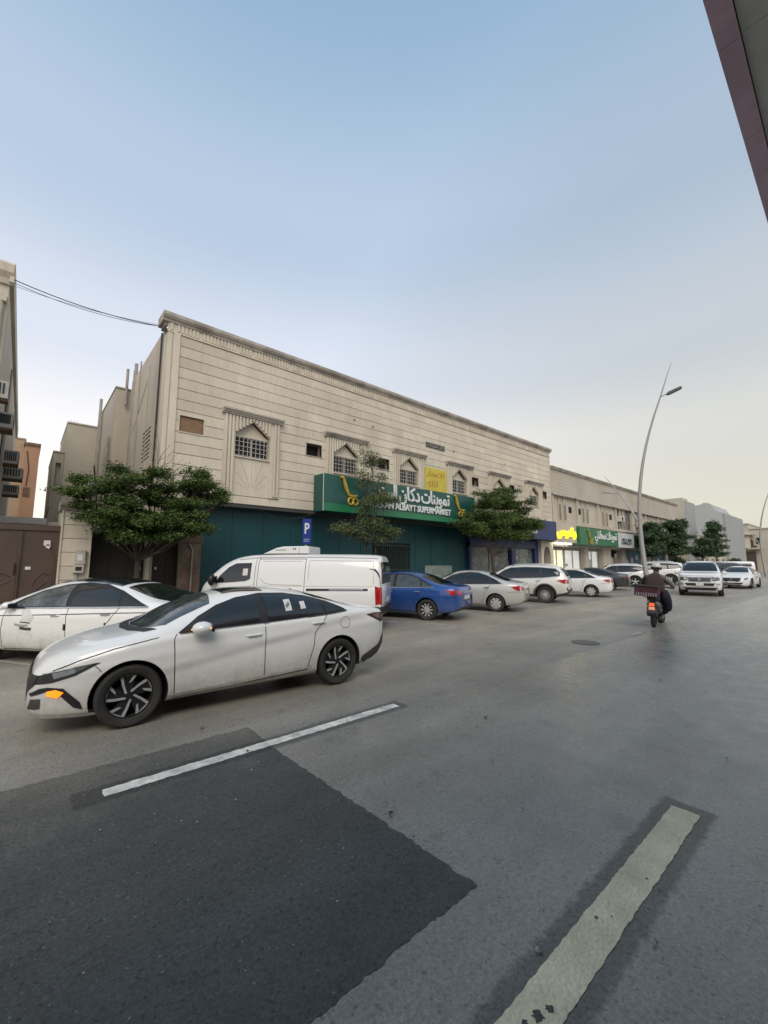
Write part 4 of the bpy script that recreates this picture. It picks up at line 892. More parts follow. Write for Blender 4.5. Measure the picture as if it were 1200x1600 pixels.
# the tree between green and navy signs
pads = [(19.2, 13.5, 4.9, 1.0, .9, .3, 330), (20.4, 13.5, 5.4, 1.2, 1.0, .35, 430), (21.3, 13.5, 5.9, .6, .7, .22, 150), (21.7, 13.5, 5.0, 1.2, 1.0, .4, 460), (18.3, 13.5, 4.25, .8, .8, .25, 220), (19.6, 13.5, 4.2, 1.2, 1.0, .4, 500), (21.2, 13.4, 4.2, 1.4, 1.0, .42, 560),
        (22.9, 13.4, 4.25, 1.1, .9, .35, 370), (17.4, 13.4, 3.75, 1.0, .7, .16, 150), (18.6, 13.4, 3.5, 1.2, .9, .28, 330), (20.2, 13.4, 3.3, 1.2, .9, .3, 400), (21.8, 13.4, 3.4, 1.2, .9, .28, 350), (23.6, 13.4, 3.9, .9, .7, .22, 180), (22.6, 13.4, 4.9, .7, .7, .2, 120), (24.4, 13.4, 4.1, .5, .5, .14, 60)]
tree('rounded green tree between the green sign and the navy sign', (19.95, 13.7), feather(pads, 3, 3, .34), .048, 12, M_leaf, GT_, .085, 2.0, tuft=14, spread=.22)
def bushy(label, x, y, z0, z1, rx, ry, n, seed, size, m=M_leaf3, grp=GT_, layers=4):
    g = random.Random(seed); pads = []
    for l in range(layers):
        f = l/(layers-1); z = z0+(z1-z0)*f; rr = (1-.55*f**2) if f > .2 else .82
        for k in range(3):
            pads.append((x + g.uniform(-.55, .55)*rx*rr, y + g.uniform(-.4, .4)*ry*rr, z + g.uniform(-.12, .12), rx*rr*.55, ry*rr*.6, (z1-z0)/layers*.52, n//(layers*3)))
    return tree(label, (x, y), feather(pads, seed, 2, .5), size, seed, m, grp, .11, z0*.75, tuft=10, spread=.34)
bushy('dark dense tree before the blue shopfronts, left one of the far pair', 45.0, 13.3, 2.9, 5.0, 3.4, 1.6, 2300, 31, .10)
bushy('dark dense tree before the blue shopfronts, right one of the far pair', 52.5, 13.2, 3.0, 5.7, 4.4, 1.8, 2600, 32, .11)
bushy('low dark tree beyond the far pair, under the grey gable', 62.5, 13.0, 2.9, 4.2, 3.2, 1.6, 1200, 33, .12, layers=3)
bushy('airy layered tree farthest down the pavement, before the cream villa', 69.5, 13.0, 3.0, 6.9, 3.0, 1.8, 1000, 34, .12, layers=6)
bushy('low shrub beside the garage of the cream villa', 92, 15, .8, 2.2, 3.0, 1.6, 500, 35, .13, layers=3)
bushy('low hedge bush behind the parked cars under the far trees', 58, 14.2, .7, 1.9, 2.6, 1.0, 500, 36, .11, layers=3)
# ================================================================== VEHICLES
def paint(name, col, dirt=(.30, .27, .22), dz=.75, damt=.75, metal=0.0, rough=.32):
    """car paint with clear coat; road dust (its own stain) thick along the sills, wiped higher up"""
    if name in MATS: return MATS[name]
    m = bpy.data.materials.new(name); m.use_nodes = True; t = m.node_tree; N = t.nodes; L = t.links; b = N['Principled BSDF']
    b.inputs['Roughness'].default_value = rough; b.inputs['Metallic'].default_value = metal
    co = N.new('ShaderNodeTexCoord').outputs['Object']; sp = N.new('ShaderNodeSeparateXYZ'); L.new(co, sp.inputs[0])
    def noise(s, d=5):
        n = N.new('ShaderNodeTexNoise'); n.inputs['Scale'].default_value = s; n.inputs['Detail'].default_value = d; n.inputs['Roughness'].default_value = .65; L.new(co, n.inputs['Vector']); return n.outputs['Fac']
    a = N.new('ShaderNodeMath'); a.operation = 'MULTIPLY_ADD'; L.new(noise(1.6), a.inputs[0]); a.inputs[1].default_value = -.45; L.new(sp.outputs['Z'], a.inputs[2])
    q = N.new('ShaderNodeMapRange'); q.interpolation_type = 'SMOOTHSTEP'; q.inputs[1].default_value = -.05; q.inputs[2].default_value = dz - .25; q.inputs[3].default_value = damt; q.inputs[4].default_value = .04; L.new(a.outputs[0], q.inputs[0])
    r = N.new('ShaderNodeMapRange'); r.inputs[1].default_value = .3; r.inputs[2].default_value = .7; r.inputs[3].default_value = .6; r.inputs[4].default_value = 1.1; L.new(noise(14, 6), r.inputs[0])
    mu = N.new('ShaderNodeMath'); mu.operation = 'MULTIPLY'; mu.use_clamp = True; L.new(q.outputs[0], mu.inputs[0]); L.new(r.outputs[0], mu.inputs[1])
    mx = N.new('ShaderNodeMixRGB'); mx.inputs[1].default_value = (*col, 1); mx.inputs[2].default_value = (*dirt, 1); L.new(mu.outputs[0], mx.inputs[0]); L.new(mx.outputs[0], b.inputs['Base Color'])
    cw = N.new('ShaderNodeMapRange'); cw.inputs[3].default_value = .9; cw.inputs[4].default_value = .1; L.new(mu.outputs[0], cw.inputs[0]); L.new(cw.outputs[0], b.inputs['Coat Weight']); b.inputs['Coat Roughness'].default_value = .06
    MATS[name] = m; return m
P_white = paint('white_car_paint', (.80, .80, .785), dz=.80, damt=.8, dirt=(.36, .325, .27)); P_white2 = paint('clean_white_paint', (.72, .72, .72), damt=.35); P_van = paint('van_white_paint', (.72, .72, .71), damt=.4, rough=.4)
P_dusty = paint('dusty_white_paint', (.68, .675, .65), dz=1.0, damt=.85)
P_blue = paint('deep_blue_paint', (.012, .075, .30), dirt=(.14, .14, .15), damt=.4, metal=.3); P_silver = paint('silver_grey_paint', (.50, .50, .475), metal=.2, damt=.6)
P_dark = paint('dark_grey_paint', (.035, .034, .04), dirt=(.12, .11, .1), damt=.35, metal=.3); P_black = paint('black_paint', (.015, .015, .017), dirt=(.12, .11, .1), damt=.3)
M_gl = mat('tinted_car_glass', (.012, .015, .017), .05, var=.1, scale=2, spec=.75, obj=True)
M_gl2 = mat('windscreen_glass', (.035, .045, .05), .07, var=.5, scale=5, spec=.8, obj=True, var2=(.10, .12, .125))  # paler mottling in the colour stands in for reflected leaves
M_blk = mat('black_trim', (.014, .014, .015), .45, obj=True); M_plas = mat('grey_plastic_cladding', (.05, .048, .045), .7, obj=True)
M_gap = mat('panel_gap', (.018, .018, .018), .9); M_well = mat('wheel_well', (.010, .010, .010), .95)
M_tyre = mat('dusty_tyre', (.032, .030, .028), .85, var=.25, scale=9, bump=.2, obj=True); M_alu = mat('machined_alloy', (.55, .55, .55), .4, metal=.4, var=.2, scale=12, obj=True); M_alud = mat('dark_alloy', (.03, .03, .032), .4, metal=.4, obj=True)
M_brake = mat('brake_disc', (.12, .11, .10), .5, metal=.5, obj=True); M_chrome = mat('chrome_trim', (.55, .56, .57), .15, metal=.95, obj=True)
M_tail = mat('red_tail_lamp', (.35, .012, .015), .18, var=.25, scale=20, coat=.8, obj=True); M_taild = mat('dark_tail_lamp', (.09, .012, .018), .15, coat=.8, obj=True)
M_head = mat('head_lamp_glass', (.13, .15, .165), .08, metal=.3, var=.5, scale=16, coat=1, obj=True); M_headw = mat('head_lamp_bright', (.45, .47, .5), .12, metal=.5, var=.4, scale=14, coat=1, obj=True)
M_ambr = mat('amber_signal_lit', (.9, .3, .02), .3, emit=(1.0, .235, .008), es=.72); M_ambd = mat('amber_signal_faint', (.6, .25, .05), .3, emit=(1.0, .42, .08), es=.9)
M_plate = mat('number_plate', (.55, .55, .53), .5, var=.1, scale=20, obj=True)

def pchip(pts):
    x = np.array([p[0] for p in pts], float); y = np.array([p[1] for p in pts], float); h = np.diff(x); d = np.diff(y)/h; m = np.zeros(len(x))
    for i in range(1, len(x)-1):
        if d[i-1]*d[i] > 0: w1 = 2*h[i]+h[i-1]; w2 = h[i]+2*h[i-1]; m[i] = (w1+w2)/(w1/d[i-1]+w2/d[i])
    m[0] = d[0]; m[-1] = d[-1]
    def f(q):
        q = min(max(q, x[0]), x[-1]); i = min(int(np.searchsorted(x, q, side='right'))-1, len(x)-2); t = (q-x[i])/h[i]
        return float((2*t**3-3*t**2+1)*y[i] + (t**3-2*t**2+t)*h[i]*m[i] + (-2*t**3+3*t**2)*y[i+1] + (t**3-t**2)*h[i]*m[i+1])
    return f
def car_body(c, nx=84):
    T, Sh, Bz, Wp = pchip(c['T']), pchip(c['S']), pchip(c['B']), pchip(c['P']); x0, x1 = c['T'][0][0], c['T'][-1][0]
    n_, m_e, k_ = c.get('n', 3.0), c.get('m', 3.2), c.get('k', .30); wb = c['wb']; crease = c.get('crease', .012); nT = 13
    xs = []
    for i in range(nx+1):
        t = i/nx; xs.append(x0 + (x1-x0)*(t - .055*math.sin(2*math.pi*t)))    # denser at the ends
    rings = []; e = c.get('er', .09)
    for x in xs:
        t, s, b, w = T(x), Sh(x), Bz(x), Wp(x); t = max(t, s+.012); h = t-s; pts = []
        for (a, z) in ((0, 0), (.5, 0), (.80, 0), (.915, .012), (.955, .045)): pts.append((a*w, b+z))
        zb = b+.045; ns = c.get('ns', 9)
        for k in range(1, ns+1):
            u = k/ns; yy = .957 + .043*math.sin(math.pi*min(1, u*1.12)**.85) if u < .9 else .957+.043*math.sin(math.pi*min(1, u*1.12)**.85)
            bul = 1 - .030*(abs(u-.52)/.5)**2.4
            z = zb + (s-zb)*u; cr_ = crease*math.exp(-((u-c.get('cu', .70))/.07)**2); pts.append((w*bul*.998 + cr_*w*.6 - (.012*w if u > .98 else 0) + (c['cf'](x, z) if 'cf' in c else 0), z))
        wc = w*.985 - c.get('ledge', .025)
        for k in range(nT+1):
            th = math.pi/2*k/nT; y = wc*max(0, math.cos(th))**(2/n_); z = s+.004 + h*math.sin(th)**(2/m_e); y *= 1 - k_*(z-s)/.5*.5; pts.append((y, z))
        f = 1.0; dx0, dx1 = x-x0, x1-x
        dd = min(dx0, dx1)
        if dd < e: f = .90 + .10*math.sqrt(max(0, 1-(1-dd/e)**2))
        zc = (t+b)/2; pts = [(y*f, zc+(z-zc)*f) for y, z in pts]; rings.append(pts)
    vs = []; npn = len(rings[0]); nr = 2*npn-2
    for x, pts in zip(xs, rings):
        full = pts + [(-y, z) for y, z in pts[-2:0:-1]]
        vs += [(x, y, z) for y, z in full]
    fs = []; mi = []
    for i in range(nx):
        for k in range(nr):
            fs.append((i*nr+k, (i+1)*nr+k, (i+1)*nr+(k+1) % nr, i*nr+(k+1) % nr)); kk = min(k, nr-1-k); mi.append(2 if kk < c.get('clad', 3) else 0)
    fs.append(tuple(range(nr))); fs.append(tuple(range(nx*nr+nr-1, nx*nr-1, -1))); mi += [0, 0]
    me = bpy.data.meshes.new('body'); me.from_pydata(vs, [], fs); me.update(); bm = bmesh.new(); bm.from_mesh(me); bmesh.ops.recalc_face_normals(bm, faces=bm.faces); bm.to_mesh(me); bm.free()
    for m in (c['paint'], M_well, c.get('under', M_blk)): me.materials.append(m)
    me.polygons.foreach_set('material_index', mi)
    bvh = BVHTree.FromPolygons([Vector(v) for v in vs], fs)
    # wheel wells
    cut = MB(); r = c['r']; rw = r + c.get('gap', .055)
    for xw in (0, wb):
        wq = Wp(xw)
        for s in (-1, 1): cut.lathe([(0, s*(wq-.36)), (rw, s*(wq-.36)), (rw, s*(wq+.2)), (0, s*(wq+.2))], 40, 'y', (xw, 0, r), 1)
    cm = cut.mesh('cut', [M_well, M_well]); co = bpy.data.objects.new('cut', cm); COL.objects.link(co); bo = bpy.data.objects.new('b', me); COL.objects.link(bo)
    md = bo.modifiers.new('b', 'BOOLEAN'); md.operation = 'DIFFERENCE'; md.object = co; md.solver = 'EXACT'
    bpy.context.view_layer.update(); out = bpy.data.meshes.new_from_object(bo.evaluated_get(bpy.context.evaluated_depsgraph_get()))
    bpy.data.objects.remove(bo); bpy.data.objects.remove(co)
    out.name = 'body'; out.shade_smooth(); out.set_sharp_from_angle(angle=R(38)); return out, bvh, Wp
class Car:
    def __init__(s, name, label, c, loc, heading, cat='car', group=None, nx=84):
        s.c = c; me, s.bvh, s.Wp = car_body(c, nx); s.t = thing(name, label, cat, (loc[0], loc[1], 0), R(heading), group); s.body = link('body', me, s.t); s.grid = c.get('grid', .06)
    def ray(s, plane, u, v, off):
        d = {'S': ((u, 3, v), (0, -1, 0)), 'T': ((u, v, 4), (0, 0, -1)), 'F': ((8, u, v), (-1, 0, 0)), 'B': ((-6, u, v), (1, 0, 0))}
        if plane in d: o, dr = d[plane]
        else:   # ('D', degrees): looking in from the given yaw; u runs across, v up
            a = R(plane[1]); n = Vector((math.cos(a), math.sin(a), 0)); r_ = Vector((-math.sin(a), math.cos(a), 0)); o = n*9 + r_*u + Vector((0, 0, v)); dr = -n
        h = s.bvh.ray_cast(Vector(o), Vector(dr))
        if h[0] is None: return None
        nn = h[1] if h[1].dot(Vector(dr)) < 0 else -h[1]; return h[0] + nn*off
    def patch(s, name, plane, poly, m, off=.005, mirror=None, parent=None, grid=None, label=None):
        g = grid or s.grid; P2 = [Vector(p) for p in poly]; n = len(P2); vs = []; es = []
        for i in range(n):
            a, b = P2[i], P2[(i+1) % n]; k = max(1, int((b-a).length/g))
            for j in range(k): vs.append(a.lerp(b, j/k))
        nb = len(vs); es = [(i, (i+1) % nb) for i in range(nb)]
        x0, x1 = min(p.x for p in P2), max(p.x for p in P2); y0, y1 = min(p.y for p in P2), max(p.y for p in P2)
        def inside(q):
            c_ = False
            for i in range(n):
                a, b = P2[i], P2[i-1]
                if (a.y > q.y) != (b.y > q.y) and q.x < (b.x-a.x)*(q.y-a.y)/(b.y-a.y)+a.x: c_ = not c_
            return c_
        x = x0+g*.5
        while x < x1:
            y = y0+g*.5
            while y < y1:
                q = Vector((x, y))
                if inside(q) and min((q-w).length for w in vs[:nb]) > g*.45: vs.append(q)
                y += g
            x += g
        r = delaunay_2d_cdt(vs, es, [], 1, 1e-6); V, F = r[0], r[2]; pts = [s.ray(plane, q.x, q.y, off) for q in V]
        fs = [tuple(f) for f in F if all(pts[i] is not None for i in f)]
        fs = [f for f in fs if max((pts[f[a]]-pts[f[b]]).length for a, b in ((0, 1), (1, 2), (2, 0))) < g*6]
        if not fs: return None
        pp = [p if p is not None else Vector((0, 0, .5)) for p in pts]
        used = sorted({i for f in fs for i in f}); mp = {i: k for k, i in enumerate(used)}; pp = [pp[i] for i in used]; fs = [tuple(mp[i] for i in f) for f in fs]
        return s.emit(name, pp, fs, m, mirror if mirror is not None else (plane == 'S'), parent, label)
    def emit(s, name, pp, fs, m, mirror, parent, label=None):
        outs = []
        for sg in ((1, -1) if mirror else (1,)):
            me = bpy.data.meshes.new(name); me.from_pydata([(p.x, p.y*sg, p.z) for p in pp], [], fs); me.materials.append(m); bm = bmesh.new(); bm.from_mesh(me)
            bmesh.ops.recalc_face_normals(bm, faces=bm.faces); bm.faces.ensure_lookup_table()
            ce = Vector((s.c['wb']/2, 0, .6)); acc = sum((f.normal.dot(f.calc_center_median()-ce)*f.calc_area() for f in bm.faces))
            if acc < 0: bmesh.ops.reverse_faces(bm, faces=bm.faces)
            bm.to_mesh(me); bm.free(); me.shade_smooth(); outs.append(link(name, me, parent if parent is not None else s.t))
            if label: outs[-1]['label'] = label
        return outs
    def strip(s, name, plane, line, w, m, off=.007, closed=False, mirror=None, parent=None):
        ln = [Vector(p) for p in line]; ln = ln + [ln[0]] if closed else ln; q = []
        for a, b in zip(ln[:-1], ln[1:]):
            k = max(1, int((b-a).length/.05)); q += [a.lerp(b, j/k) for j in range(k)]
        q.append(ln[-1]); L_, R_ = [], []
        for i, p in enumerate(q):
            t = (q[min(i+1, len(q)-1)]-q[max(i-1, 0)]); t = t.normalized() if t.length else Vector((1, 0)); nn = Vector((-t.y, t.x))*w/2
            L_.append(s.ray(plane, *(p+nn), off)); R_.append(s.ray(plane, *(p-nn), off))
        pp = []; fs = []
        for i in range(len(q)-1):
            qd = [L_[i], L_[i+1], R_[i+1], R_[i]]
            if any(v is None for v in qd) or (qd[0]-qd[1]).length > .3: continue
            b = len(pp); pp += qd; fs.append((b, b+1, b+2, b+3))
        if fs: return s.emit(name, pp, fs, m, mirror if mirror is not None else (plane == 'S'), parent)
    def wheels(s, rim='seven', y=None, both=True):
        c = s.c; r = c['r']; wd = c.get('tw', .215); rr = r*c.get('rimf', .68)
        ty = MB(); ty.lathe([(rr, -wd/2+.02), (rr+.02, -wd/2), (r-.03, -wd/2-.004), (r-.008, -wd/2+.02), (r, -wd/2+.05), (r, wd/2-.05), (r-.008, wd/2-.02), (r-.03, wd/2+.004), (rr+.02, wd/2), (rr, wd/2-.02)], 44, 'y', closed=True)
        tm = ty.mesh('tyre', M_tyre, True, 50)
        hb = MB(); hb.lathe([(0, .0), (rr*.62, .0), (rr*.62, .02), (rr*.3, .03), (0, .03)], 24); hb.lathe([(rr-.012, -wd/2+.02), (rr, -wd/2+.02), (rr, wd/2-.022), (rr-.012, wd/2-.022)], 36, closed=True); hb.lathe([(0, -.03), (rr, -.03), (rr, -.025), (0, -.025)], 30)
        hm = hb.mesh('wheel', [M_well], True, 40)
        sp = MB(); yf = wd/2-.035; pr = lambda P, a, y0, y1, mi=0: sp.prism([(p[0]*math.cos(a)-p[1]*math.sin(a), p[0]*math.sin(a)+p[1]*math.cos(a)) for p in P], 'y', y0, y1, mi)
        mats = [M_alu, M_alud]
        if rim == 'tri':      # five paired blades, machined edges on black
            sp.lathe([(0, yf-.05), (rr*.22, yf-.05), (rr*.22, yf-.01), (0, yf-.005)], 20, mi=1)
            for k in range(5):
                a = k*2*math.pi/5+.25; pr([(.035, -.035), (rr*.97, -.07), (rr*.97, .095), (.035, .03)], a, yf-.05, yf-.022, 1)
                pr([(.03, -.040), (rr*.55, -.058), (rr*.96, -.066), (rr*.96, -.036), (rr*.55, -.034), (.03, -.020)], a, yf-.022, yf-.006, 0)
                pr([(rr*.96, -.05), (rr*.93, .115), (rr*.885, .105), (rr*.92, -.045)], a, yf-.022, yf-.005, 0)
                pr([(rr*.95, .095), (rr*.93, .12), (rr*.60, .035), (rr*.58, .010), (rr*.86, .06)], a, yf-.022, yf-.006, 0)
        elif rim == 'multi':
            for k in range(13): pr([(rr*.25, -.010), (rr*.98, -.019), (rr*.98, .019), (rr*.25, .010)], k*2*math.pi/13, yf-.03, yf-.008)
            sp.lathe([(rr*.2, yf-.03), (rr*.3, yf-.03), (rr*.3, yf), (0, yf)], 20)
        elif rim == 'cap':    # pressed wheel cover with wide spokes
            for k in range(7): pr([(rr*.18, -.045), (rr*.62, -.04), (rr*.95, -.085), (rr*.95, .085), (rr*.62, .04), (rr*.18, .045)], k*2*math.pi/7, yf-.03, yf-.008)
            sp.lathe([(rr*.88, yf-.03), (rr, yf-.02), (rr, yf-.01), (rr*.88, yf-.012)], 30, closed=True); sp.lathe([(0, yf-.02), (rr*.26, yf-.02), (rr*.2, yf+.004), (0, yf+.006)], 18)
        else:
            n = {'five': 5, 'seven': 7, 'ten': 10}.get(rim, 5); w_ = {5: .045, 7: .032, 10: .021}[n]
            for k in range(n): pr([(rr*.15, -w_*.8), (rr*.6, -w_*.8), (rr*.97, -w_*1.5), (rr*.97, w_*1.5), (rr*.6, w_*.8), (rr*.15, w_*.8)], k*2*math.pi/n, yf-.035, yf-.01)
            sp.lathe([(0, yf-.03), (rr*.24, yf-.03), (rr*.2, yf-.004), (0, yf)], 18)
        sp.lathe([(rr*.955, yf-.01), (rr, yf-.01), (rr, yf+.012), (rr*.955, yf+.006)], 40, closed=True, mi=1 if rim == 'tri' else 0)
        sm = sp.mesh('rim', mats, False)
        for xw in (0, c['wb']):
            yy = (y if y is not None else s.Wp(xw)-wd/2-.012)
            for sg in (1, -1):
                w = link('wheel', hm, s.t); w.location = (xw, sg*yy, r); w.rotation_euler = (0, random.uniform(0, 6), 0 if sg > 0 else math.pi)
                if rim == 'tri' and xw > 0: w.rotation_euler[1] = .1
                link('tyre', tm, w); link('rim', sm, w)
    def box(s, name, x0, x1, y0, y1, z0, z1, m, mirror=False, bevel=.01, parent=None):
        for sg in ((1, -1) if mirror else (1,)):
            o = MB().box(x0, x1, sg*y0, sg*y1, z0, z1).build(name, m, parent if parent is not None else s.t, bevel=bevel)
    def mirrors(s, x, z, y, m, l=.20, h=.13, w=.2):
        for sg in (1, -1):
            o = MB(); o.ball((x+.02, sg*(y+w*.62), z), (l*.48, w*.5, h*.52), 8).tube([(x+.05, sg*(y-.03), z-.05), (x+.03, sg*(y+w*.35), z-.02)], .028, 8)
            o = o.build('mirror', m, s.t, smooth=True)
            MB().prism([(sg*(y+w*.22), z-h*.36), (sg*(y+w*1.0), z-h*.33), (sg*(y+w*1.02), z+h*.30), (sg*(y+w*.25), z+h*.36)], 'x', x-l*.40, x-l*.37).build('mirror_glass', M_gl, o)
    def handle(s, x, z, m=None, w=.19):
        for sg in (1, -1):
            p = s.ray('S', x, z, 0)
            if p is None: continue
            yb = p.y; o = MB(); o.tube([(x-w/2, sg*(yb-.004), z), (x-w/2+.03, sg*(yb+.026), z+.003), (x+w/2-.03, sg*(yb+.026), z), (x+w/2, sg*(yb-.004), z-.003)], .0125, 6)
            o.build('door_handle', m or s.c['paint'], s.t, smooth=True)
    def shut(s, lines, w=.009):
        for ln in lines: s.strip('door_gap', 'S', ln, w, M_gap, .0045)

def arc(x, z, r, a0, a1, n=18): return [(x + r*math.cos(R(a)), z + r*math.sin(R(a))) for a in np.linspace(a0, a1, n)]
def tx(pts, sx=1.0, sz=1.0, dx=0, dz=0): return [(p[0]*sx+dx, p[1]*sz+dz) for p in pts]

# ---------------- white saloon pulling along the road in the foreground (the sharpest car in view)
el = dict(wb=2.72, r=.335, paint=P_white, n=2.7, m=3.0, k=.40, er=.05, gap=.05, tw=.22, rimf=.70, grid=.045, crease=.014, cu=.74,
    T=[(-1.03, .93), (-.97, 1.035), (-.80, 1.075), (-.5, 1.10), (-.25, 1.17), (.1, 1.285), (.5, 1.38), (.95, 1.425), (1.35, 1.425), (1.75, 1.37), (2.15, 1.235), (2.58, 1.02), (2.72, .985), (3.05, .93), (3.4, .82), (3.56, .71), (3.62, .60)],
    S=[(-1.03, .88), (-.9, 1.0), (-.5, 1.055), (0, 1.03), (.6, 1.005), (1.15, .985), (2.2, .945), (2.7, .88), (3.2, .77), (3.5, .66), (3.62, .54)],
    B=[(-1.03, .50), (-.95, .42), (-.75, .30), (-.4, .215), (.4, .205), (2.4, .195), (3.1, .175), (3.53, .19), (3.62, .27)],
    P=[(-1.03, .62), (-.93, .76), (-.7, .855), (-.3, .90), (.2, .912), (1.2, .905), (2.2, .91), (2.75, .905), (3.1, .865), (3.35, .775), (3.55, .62), (3.66, .44)])
def crease_e(x, z):
    zl = .93 - (x-.2)*.155            # the falling line across both doors, crisp on its upper edge
    f = min(1, max(0, (x+.6)/.5))*min(1, max(0, (2.75-x)/.5)); d = zl - z
    return f*(.012*math.exp(-max(0, -d)/.16) if d < 0 else .012 - .019*min(1, d/.09)*math.exp(-max(0, d-.09)/.16))
el['cf'] = crease_e; el['ns'] = 24
e = Car('parked_car', 'nearest car, a white saloon with black and silver wheels and a lit amber signal', el, (3.68, 6.06), 177, nx=130); e.t.scale = (.968, .968, .975)
DLO = [(2.26, .965), (2.02, 1.13), (1.78, 1.245), (1.5, 1.325), (1.15, 1.365), (.8, 1.355), (.45, 1.30), (.15, 1.215), (-.1, 1.105), (-.14, 1.075), (.1, 1.052), (.6, 1.02), (1.15, .998)]
e.patch('window_surround', 'S', DLO, M_blk, .011)
e.patch('side_window', 'S', [(2.08, .985), (1.95, 1.10), (1.74, 1.215), (1.48, 1.295), (1.27, 1.325), (1.24, 1.01)], M_gl, .016)
e.patch('side_window', 'S', [(1.12, 1.01), (1.14, 1.335), (.82, 1.328), (.48, 1.272), (.30, 1.23), (.26, 1.055)], M_gl, .016)
e.patch('quarter_window', 'S', [(.21, 1.06), (.24, 1.205), (.10, 1.15), (-.04, 1.085)], M_gl, .016)
e.strip('waist_trim', 'S', [(2.24, .958), (1.15, .992), (.6, 1.014), (.1, 1.046), (-.15, 1.07)], .014, M_blk, .016)
e.patch('windscreen', 'T', [(2.66, 0), (2.62, .35), (2.50, .62), (2.38, .73), (2.1, .665), (1.84, .60), (1.78, .3), (1.76, 0), (1.78, -.3), (1.84, -.60), (2.1, -.665), (2.38, -.73), (2.50, -.62), (2.62, -.35)], M_gl2, .005, mirror=False)
e.patch('cowl', 'T', [(2.78, 0), (2.73, .4), (2.60, .68), (2.47, .75), (2.52, .63), (2.63, .35), (2.67, 0), (2.63, -.35), (2.52, -.63), (2.47, -.75), (2.60, -.68), (2.73, -.4)], M_blk, .006, mirror=False)
e.patch('rear_window', 'T', [(.42, 0), (.40, .5), (.30, .60), (-.1, .66), (-.38, .66), (-.45, .3), (-.46, 0), (-.45, -.3), (-.38, -.66), (-.1, -.66), (.30, -.60), (.40, -.5)], M_gl, .005, mirror=False)
e.patch('sunroof', 'T', [(1.62, -.38), (1.62, .38), (1.05, .42), (1.05, -.42)], M_gl, .004, mirror=False)
e.shut([[(2.27, .955), (2.30, .90), (2.285, .6), (2.27, .26)], [(1.17, .99), (1.175, .30)], [(.20, 1.04), (.42, .80), (.44, .62), (.48, .5), (.53, .34)], [(.53, .30), (2.27, .235)]])
e.strip('bonnet_gap', 'S', [(2.46, .935), (2.9, .855), (3.2, .765), (3.42, .675)], .008, M_gap, .004)
e.strip('bumper_gap', 'S', [(3.06, .70), (3.02, .66), (2.98, .60)], .007, M_gap, .004)
e.handle(1.33, .855, w=.21); e.handle(.36, .935, w=.21)
e.patch('fuel_cap', 'S', arc(-.10, .90, .083, 0, 340, 18), P_white, .004); e.strip('fuel_cap_gap', 'S', arc(-.10, .90, .083, 0, 360, 22), .006, M_gap, .0045)
# head lamp, grille, fog pocket, diffuser
e.patch('head_lamp', 'S', [(3.01, .735), (3.2, .712), (3.45, .655), (3.60, .60), (3.60, .53), (3.42, .560), (3.22, .625)], M_blk, .006)
e.patch('lamp_glass', 'S', [(3.08, .722), (3.24, .695), (3.42, .65), (3.40, .595), (3.24, .645)], M_head, .010)
e.strip('lamp_glow_line', 'S', [(3.05, .732), (3.25, .702), (3.5, .645)], .008, M_headw, .012)
e.patch('grille', 'F', [(-.62, .625), (-.3, .64), (0, .64), (.3, .64), (.62, .625), (.60, .52), (.38, .40), (.30, .30), (-.30, .30), (-.38, .40), (-.60, .52)], M_blk, .010, mirror=False)
for k in range(7): e.strip('grille_bar', 'F', [(-.42+.0*k, .60-.042*k), (.42, .60-.042*k)], .008, M_plas, .012, mirror=False)
e.box('number_plate', 3.62, 3.635, -.26, .26, .36, .49, M_blk)
e.patch('bumper_intake', 'S', [(3.45, .515), (3.52, .50), (3.60, .44), (3.62, .40), (3.45, .475), (3.36, .45), (3.22, .30), (3.14, .27), (3.17, .35), (3.32, .50)], M_blk, .007)
e.patch('fog_lamp_signal', 'S', [(3.31, .46), (3.38, .49), (3.45, .475), (3.45, .43), (3.36, .405)], M_ambr, .012)
e.patch('lower_lip', 'S', [(3.0, .19), (3.6, .205), (3.63, .24), (3.4, .235), (3.0, .225)], P_white, .008)
e.patch('air_curtain', 'S', [(3.50, .40), (3.58, .39), (3.60, .28), (3.50, .30)], M_plas, .008)
e.patch('tail_lamp', 'S', [(-.52, .985), (-.70, 1.0), (-.98, .98), (-1.02, .90), (-.86, .835), (-.78, .87)], M_blk, .006)
e.patch('lamp_glass', 'S', [(-.62, .975), (-.78, .985), (-.97, .955), (-.86, .86), (-.78, .895)], M_taild, .010)
e.patch('tail_lamp_bar', 'B', [(-.60, .98), (.60, .98), (.62, .93), (-.62, .93)], M_taild, .006, mirror=False)
e.patch('rear_diffuser', 'S', [(-.36, .24), (-.44, .36), (-.80, .50), (-1.0, .74), (-1.02, .66), (-.98, .48), (-.8, .30), (-.5, .22)], M_plas, .007)
e.strip('wheel_arch_edge', 'S', arc(2.72, .335, .40, -8, 188, 30), .022, P_white, .009); e.strip('wheel_arch_edge', 'S', arc(0, .335, .40, -8, 188, 30), .022, P_white, .009)
e.strip('sill_crease', 'S', [(.48, .335), (1.2, .30), (2.26, .262)], .03, P_dusty, .010)
e.mirrors(1.99, 1.015, .84, P_white, .25, .15, .23)
for sg in (1, -1): MB().tube([(2.13, sg*.96, 1.005), (2.06, sg*1.04, 1.0), (1.93, sg*1.075, 1.02)], .010, 5).build('mirror_signal', M_ambd, e.t)
MB().prism([(-.02, 1.20), (.16, 1.30), (.20, 1.285), (.08, 1.19)], 'y', -.02, .02).build('aerial_fin', M_blk, e.t).location = (.25, 0, .085)
